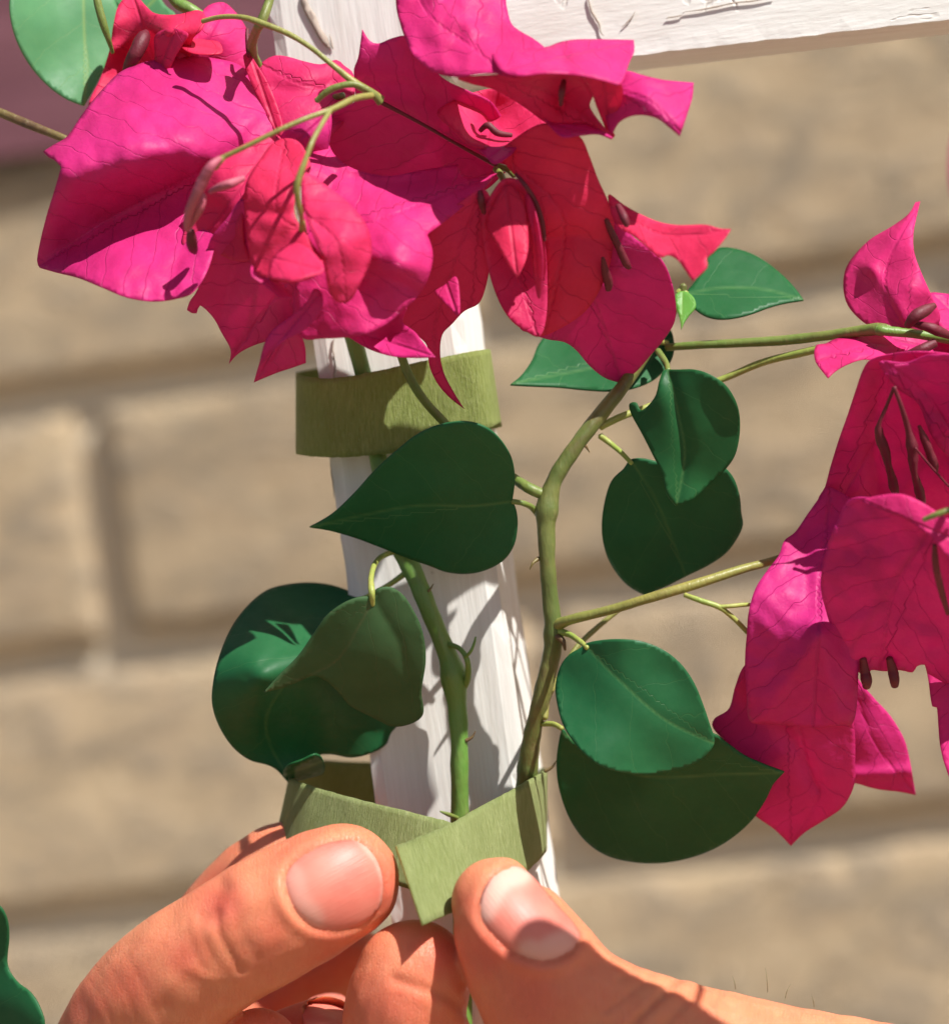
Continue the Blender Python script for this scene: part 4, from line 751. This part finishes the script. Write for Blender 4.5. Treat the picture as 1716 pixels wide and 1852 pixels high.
# ------------------------------------------------------------------ hands
def chain_mesh(bm, pts, seg=20, n=5, flat=.92):
    a = spline(pts, n); rings = []
    q = np.column_stack([a[:, 0] / MM, -a[:, 1] / MM, a[:, 2]]); r = a[:, 3] / MM; nrm = None
    # rounded ends
    def ends(q, r):
        t0 = (q[0] - q[1]); t0 /= np.linalg.norm(t0); t1 = (q[-1] - q[-2]); t1 /= np.linalg.norm(t1)
        A = [(q[0] + t0 * r[0] * math.sin(b), r[0] * math.cos(b)) for b in (1.45, 1.2, .95, .7, .45, .2)]
        B = [(q[-1] + t1 * r[-1] * math.sin(b), r[-1] * math.cos(b)) for b in (.2, .45, .7, .95, 1.2, 1.45)]
        return A + [(q[i], r[i]) for i in range(len(q))] + B
    E = ends(q, r); prev = None
    for i, (c, rr) in enumerate(E):
        tg = Vector(E[min(i + 1, len(E) - 1)][0] - E[max(i - 1, 0)][0]).normalized()
        x = tg.cross(Vector((0, 0, 1))).normalized(); z = x.cross(tg)
        rings.append([bm.verts.new(Vector(c) + x * math.cos(2 * math.pi * k / seg) * rr + z * math.sin(2 * math.pi * k / seg) * rr * flat) for k in range(seg)])
    for A, B in zip(rings, rings[1:]):
        for k in range(seg): bm.faces.new((A[k], A[(k + 1) % seg], B[(k + 1) % seg], B[k]))
    bm.faces.new(rings[0][::-1]); bm.faces.new(rings[-1])

def build_hand(name, chains, nails, creases, blush, label, loc, vox=.55):
    bm = bmesh.new()
    for ch in chains: chain_mesh(bm, *ch) if isinstance(ch, tuple) else chain_mesh(bm, ch)
    bmesh.ops.recalc_face_normals(bm, faces=bm.faces[:])
    me = bpy.data.meshes.new('tmp'); bm.to_mesh(me); bm.free()
    o = bpy.data.objects.new('tmp', me); COL.objects.link(o)
    rm_ = o.modifiers.new('r', 'REMESH'); rm_.mode = 'VOXEL'; rm_.voxel_size = vox; rm_.use_smooth_shade = True
    sm_ = o.modifiers.new('s', 'SMOOTH'); sm_.factor = .5; sm_.iterations = 14
    dg = bpy.context.evaluated_depsgraph_get(); ev = o.evaluated_get(dg); m2 = bpy.data.meshes.new_from_object(ev)
    bpy.data.objects.remove(o)
    nv = len(m2.vertices); co = np.zeros(nv * 3); m2.vertices.foreach_get('co', co); co = co.reshape(-1, 3)
    nr = np.zeros(nv * 3); m2.vertices.foreach_get('normal', nr); nr = nr.reshape(-1, 3)
    px = np.column_stack([co[:, 0] * MM, -co[:, 1] * MM]); front = np.clip((nr[:, 2] + .15) / .35, 0, 1)
    crease = np.zeros(nv); bl = np.zeros(nv); disp = np.zeros(nv)
    for ln, depth, wd in creases:
        dd = segdist(px, spline(ln, 6)); g = np.exp(-(dd / wd) ** 2) * front
        g *= 1 + .5 * np.array([0.0])
        disp -= depth * g; disp += depth * .25 * np.exp(-((dd - wd * 2.2) / (wd * 1.3)) ** 2) * front
        if depth > 0: crease = np.maximum(crease, g * min(depth / .45, 1))
    for (x, y, r, a) in blush: bl = np.maximum(bl, a * np.exp(-((px[:, 0] - x) ** 2 + (px[:, 1] - y) ** 2) / r ** 2))
    low = np.array([noise.noise(Vector(c) * .22) for c in co]); disp += .22 * low
    bvh = BVHTree.FromPolygons([Vector(c) for c in co], [tuple(p.vertices) for p in m2.polygons])
    fits = []
    for nl in nails:
        ol = nl['ol']; v, f, b = patch(ol, 4)
        hz = []
        for p in v:
            h = bvh.ray_cast(Vector((p[0] / MM, -p[1] / MM, 200)), Vector((0, 0, -1)))[0]; hz.append(h.z if h else np.nan)
        hz = np.array(hz); ok = ~np.isnan(hz); c0 = v.mean(0)
        def basis(q): x, y = (q[:, 0] - c0[0]) / 100, (q[:, 1] - c0[1]) / 100; return np.column_stack([np.ones(len(q)), x, y, x * x, x * y, y * y])
        w = np.linalg.lstsq(basis(v[ok]), hz[ok], rcond=None)[0]
        lift = nl.get('lift', .25); hN = basis(v) @ w + lift
        eb = segdist(v, b, True); hN = hN - .55 * np.exp(-eb / 7.0)
        near = (nr[:, 2] > -.2) & (segdist(px, b, True) < 90) & (co[:, 2] > (basis(px) @ w) - 7)
        ins = inside(px, b); dist = segdist(px, b, True); tgt = basis(px) @ w
        sd = np.where(ins, -dist, dist)
        k = near & (sd < -3); co[k, 2] = np.minimum(co[k, 2], tgt[k] - .35 * np.clip(-sd[k] / 8, 0, 1)); disp[k] = 0
        k2 = near & (sd >= -3) & (sd < 60)
        prox = np.exp(-((sd[k2] - 13) / 13) ** 2); ncc = np.array(nl['cut']); cw = np.exp(-(np.hypot(*(px[k2] - ncc).T) / nl.get('cr', 75)) ** 2)
        am = nl.get('amp', 1.0); disp[k2] += am * prox * (.22 + .35 * cw); disp[k2] -= am * .30 * np.exp(-(sd[k2] / 4.5) ** 2); crease[k2] = np.maximum(crease[k2], am * .9 * np.exp(-(sd[k2] / 4.0) ** 2))
        fits.append((nl, v, f, hN, eb))
    co = co + nr * disp[:, None]
    arr = np.column_stack([co[:, 0] * MM, -co[:, 1] * MM, co[:, 2]]); wp = PV(arr); m2.vertices.foreach_set('co', wp.ravel()); m2.update()
    m2.polygons.foreach_set('use_smooth', [True] * len(m2.polygons))
    for nm, val in (('crease', crease), ('blush', bl)):
        at = m2.attributes.new(nm, 'FLOAT', 'POINT'); at.data.foreach_set('value', val.astype(np.float32))
    ul = m2.uv_layers.new(name='uv'); li = np.zeros(len(m2.loops), int); m2.loops.foreach_get('vertex_index', li)
    ul.data.foreach_set('uv', np.column_stack([co[:, 0], co[:, 1]])[li].astype(np.float32).ravel())
    m2.materials.clear(); m2.materials.append(M['skin'])
    e = empty(name, P(*loc), label, 'hand')
    sk = link('skin', m2, e)
    for nl, v, f, hN, eb in fits:
        me = mesh(PV(np.column_stack([v, hN])), f)
        if Vector(me.polygons[0].normal).dot(FW) > 0: me.flip_normals()
        pale = np.zeros(len(v))
        for ln, wd, am in nl['pale']: pale = np.maximum(pale, am / (1 + np.exp((segdist(v, ln) - wd) / (1.8 if wd < 8 else 4))))
        at = me.attributes.new('pale', 'FLOAT', 'POINT'); at.data.foreach_set('value', pale.astype(np.float32))
        a0, a1 = np.array(nl['axis'][0], float), np.array(nl['axis'][1], float); ax = (a1 - a0) / np.linalg.norm(a1 - a0)
        ul = me.uv_layers.new(name='uv'); li = np.zeros(len(me.loops), int); me.loops.foreach_get('vertex_index', li)
        uvv = np.column_stack([(v - a0) @ ax / MM, (v - a0) @ np.array([-ax[1], ax[0]]) / MM]); ul.data.foreach_set('uv', uvv[li].astype(np.float32).ravel())
        no = link('fingernail', me, e, M['nail']); s = no.modifiers.new('thickness', 'SOLIDIFY'); s.thickness = .0004; s.offset = -1
    return e

L_nail = dict(ol=[(514, 1600), (518, 1578), (531, 1560), (554, 1541), (590, 1526), (622, 1520), (645, 1522), (668, 1538), (684, 1562), (692, 1592), (692, 1622), (684, 1646), (662, 1668), (632, 1681), (600, 1686), (570, 1680), (545, 1664), (526, 1640)],
              pale=[([(520, 1590), (528, 1628), (556, 1662)], 30, .55), ([(650, 1520), (682, 1556), (697, 1600), (692, 1640)], 5, .9)], axis=((535, 1640), (680, 1560)), cut=(530, 1640), cr=80)
R_nail = dict(ol=[(866, 1640), (874, 1612), (890, 1586), (912, 1570), (938, 1568), (962, 1584), (985, 1610), (1010, 1640), (1036, 1668), (1050, 1692), (1046, 1710), (1028, 1728), (1000, 1740), (970, 1742), (940, 1732), (912, 1716), (886, 1692), (868, 1666)],
              pale=[([(1020, 1706), (975, 1728), (960, 1724)], 24, .7), ([(870, 1640), (888, 1600), (905, 1580), (935, 1572)], 30, .95)], axis=((1010, 1720), (900, 1580)), cut=(960, 1735), cr=90, lift=.15)
m_nail = dict(amp=0.0, lift=.5, ol=[(548, 1822), (560, 1806), (590, 1797), (618, 1800), (632, 1818), (634, 1850), (622, 1880), (590, 1892), (560, 1880), (548, 1850)], pale=[([(632, 1810), (636, 1860)], 6, .8), ([(600, 1860), (560, 1860)], 12, .5)], axis=((550, 1860), (632, 1840)), cut=(550, 1860), cr=50)
build_hand('hand', [
    [(618, 1594, 31, 106), (585, 1610, 32, 113), (540, 1635, 32, 117), (480, 1668, 32, 119), (400, 1716, 30, 117), (330, 1762, 28, 119), (270, 1822, 24, 126), (225, 1905, 18, 133), (205, 2030, 8, 150), (210, 2180, -6, 190), (200, 2400, -25, 260)],
    [(548, 1562, 2, 84), (486, 1590, 0, 90), (412, 1668, -4, 94), (335, 1790, -10, 98), (270, 1950, -14, 105), (210, 2150, -20, 120), (120, 2400, -30, 150)],
    [(590, 1868, 12, 68), (520, 1900, 10, 74), (440, 1960, 4, 80), (340, 2070, -8, 88), (240, 2240, -20, 105), (120, 2470, -32, 150)],
    [(470, 1893, 24, 72), (400, 1940, 20, 76), (320, 2020, 8, 84), (250, 2160, -8, 96), (160, 2350, -22, 120), (60, 2560, -34, 150)],
    [(640, 1738, -30, 62), (590, 1775, -31, 76), (510, 1840, -30, 84), (420, 1930, -28, 90), (320, 2080, -24, 95), (210, 2260, -24, 120), (100, 2450, -34, 150)],
    ([(190, 2300, -18, 200), (140, 2480, -26, 290), (60, 2720, -30, 330), (-60, 3050, -30, 290), (-180, 3400, -30, 290), (-350, 3900, -30, 350), (-500, 4350, -28, 390)], 28, 5, .72)],
    [L_nail, m_nail],
    [([(402, 1604), (388, 1630), (380, 1656)], .50, 17), ([(392, 1650), (398, 1690), (418, 1730), (436, 1755)], .22, 7), ([(362, 1655), (366, 1690), (385, 1735)], .07, 6), ([(340, 1668), (348, 1712), (370, 1755)], .06, 6), ([(425, 1640), (440, 1690), (465, 1730)], .05, 7),
     ([(160, 1770), (190, 1820), (210, 1870)], .05, 6), ([(195, 1745), (228, 1800), (250, 1850)], .05, 6), ([(230, 1730), (262, 1790), (290, 1850)], .05, 6), ([(340, 1752), (390, 1772), (440, 1770)], -.12, 10)],
    [(400, 1635, 45, .8), (490, 1690, 60, .35), (330, 1735, 35, .5), (150, 1830, 50, .4), (705, 1620, 60, .6), (480, 1870, 60, .5), (600, 1705, 60, .45), (250, 1780, 50, .35), (550, 1520, 50, .25)],
    'left hand from the lower left, thumb and index finger pinching the green tie', (200, 2400, -20))
rh = build_hand('hand', [
    [(898, 1634, 38, 84), (912, 1662, 39, 101), (938, 1710, 39, 114), (972, 1765, 38, 126), (1025, 1832, 37, 139), (1110, 1898, 35, 160), (1240, 1955, 32, 176), (1430, 2016, 28, 195), (1640, 2075, 20, 215), (1850, 2180, 8, 260), (2000, 2400, -10, 320)],
    [(748, 1768, 31, 106), (736, 1815, 31, 112), (735, 1870, 29, 116), (765, 1960, 24, 118), (850, 2080, 18, 122), (1000, 2210, 12, 130), (1250, 2330, 2, 150), (1600, 2400, -10, 200), (1900, 2500, -20, 250)],
    [(820, 2120, 2, 96), (900, 2220, 0, 104), (1050, 2330, -4, 112), (1280, 2460, -12, 130), (1600, 2560, -20, 180), (1900, 2620, -24, 220)],
    [(920, 2300, 4, 90), (1020, 2400, 0, 98), (1200, 2520, -8, 110), (1500, 2680, -18, 160), (1850, 2760, -24, 200)],
    [(1050, 2480, 8, 78), (1160, 2570, 2, 86), (1340, 2680, -8, 98), (1600, 2820, -18, 140), (1850, 2850, -24, 180)],
    ([(1850, 2350, -8, 260), (2000, 2560, -16, 360), (2250, 2800, -20, 340), (2550, 3080, -22, 290), (2900, 3380, -24, 320), (3350, 3760, -26, 380)], 28, 5, .72)],
    [R_nail],
    [([(1235, 1765), (1200, 1800), (1150, 1850), (1110, 1900)], .40, 7), ([(1195, 1748), (1150, 1790), (1095, 1830)], .16, 6), ([(1170, 1736), (1120, 1775)], .12, 6), ([(1275, 1778), (1240, 1815), (1190, 1870)], .18, 7), ([(715, 1772), (750, 1784), (800, 1802), (845, 1835)], .34, 9), ([(1310, 1785), (1290, 1820)], .14, 6)],
    [(880, 1730, 70, .6), (960, 1800, 90, .65), (700, 1840, 80, .5), (790, 1720, 60, .6), (1050, 1790, 70, .3), (830, 1640, 35, .5)],
    'right hand from the lower right, thumb pressing the green tie on its index finger', (1600, 2350, -10))

for hx, hy, dx, dy in ((1388, 1795, -4, -44), (1330, 1790, -6, -24), (1420, 1806, 10, -26), (1472, 1822, -5, -22)):
    tube('hair', [(hx, hy, 24, .6), (hx + dx * .3, hy + dy * .5, 26, .5), (hx + dx, hy + dy, 25, .2)], M['stem_brown'], rh, 5, 5)
for v_, q in ((vineB, [(1006, 1150, 14, 7), (1018, 1160, 15, 5), (1022, 1176, 15, 2)]), (vineB, [(985, 1395, 6, 4), (998, 1388, 6, 2.5), (1006, 1376, 6, .8)]), (vineB, [(1046, 800, 15, 5), (1058, 806, 15, 3), (1066, 818, 15, .8)]),
              (vineB, [(974, 1010, 15, 4), (964, 1018, 16, 2.6), (958, 1030, 16, .8)]), (vineA, [(842, 1340, 8, 4), (853, 1334, 8, 2.5), (860, 1322, 8, .8)]), (vineA, [(764, 1075, 7, 4), (776, 1068, 8, 2.6), (784, 1056, 8, .8)])):
    tube('thorn', q, M['stem_brown'], v_, 8, 6)
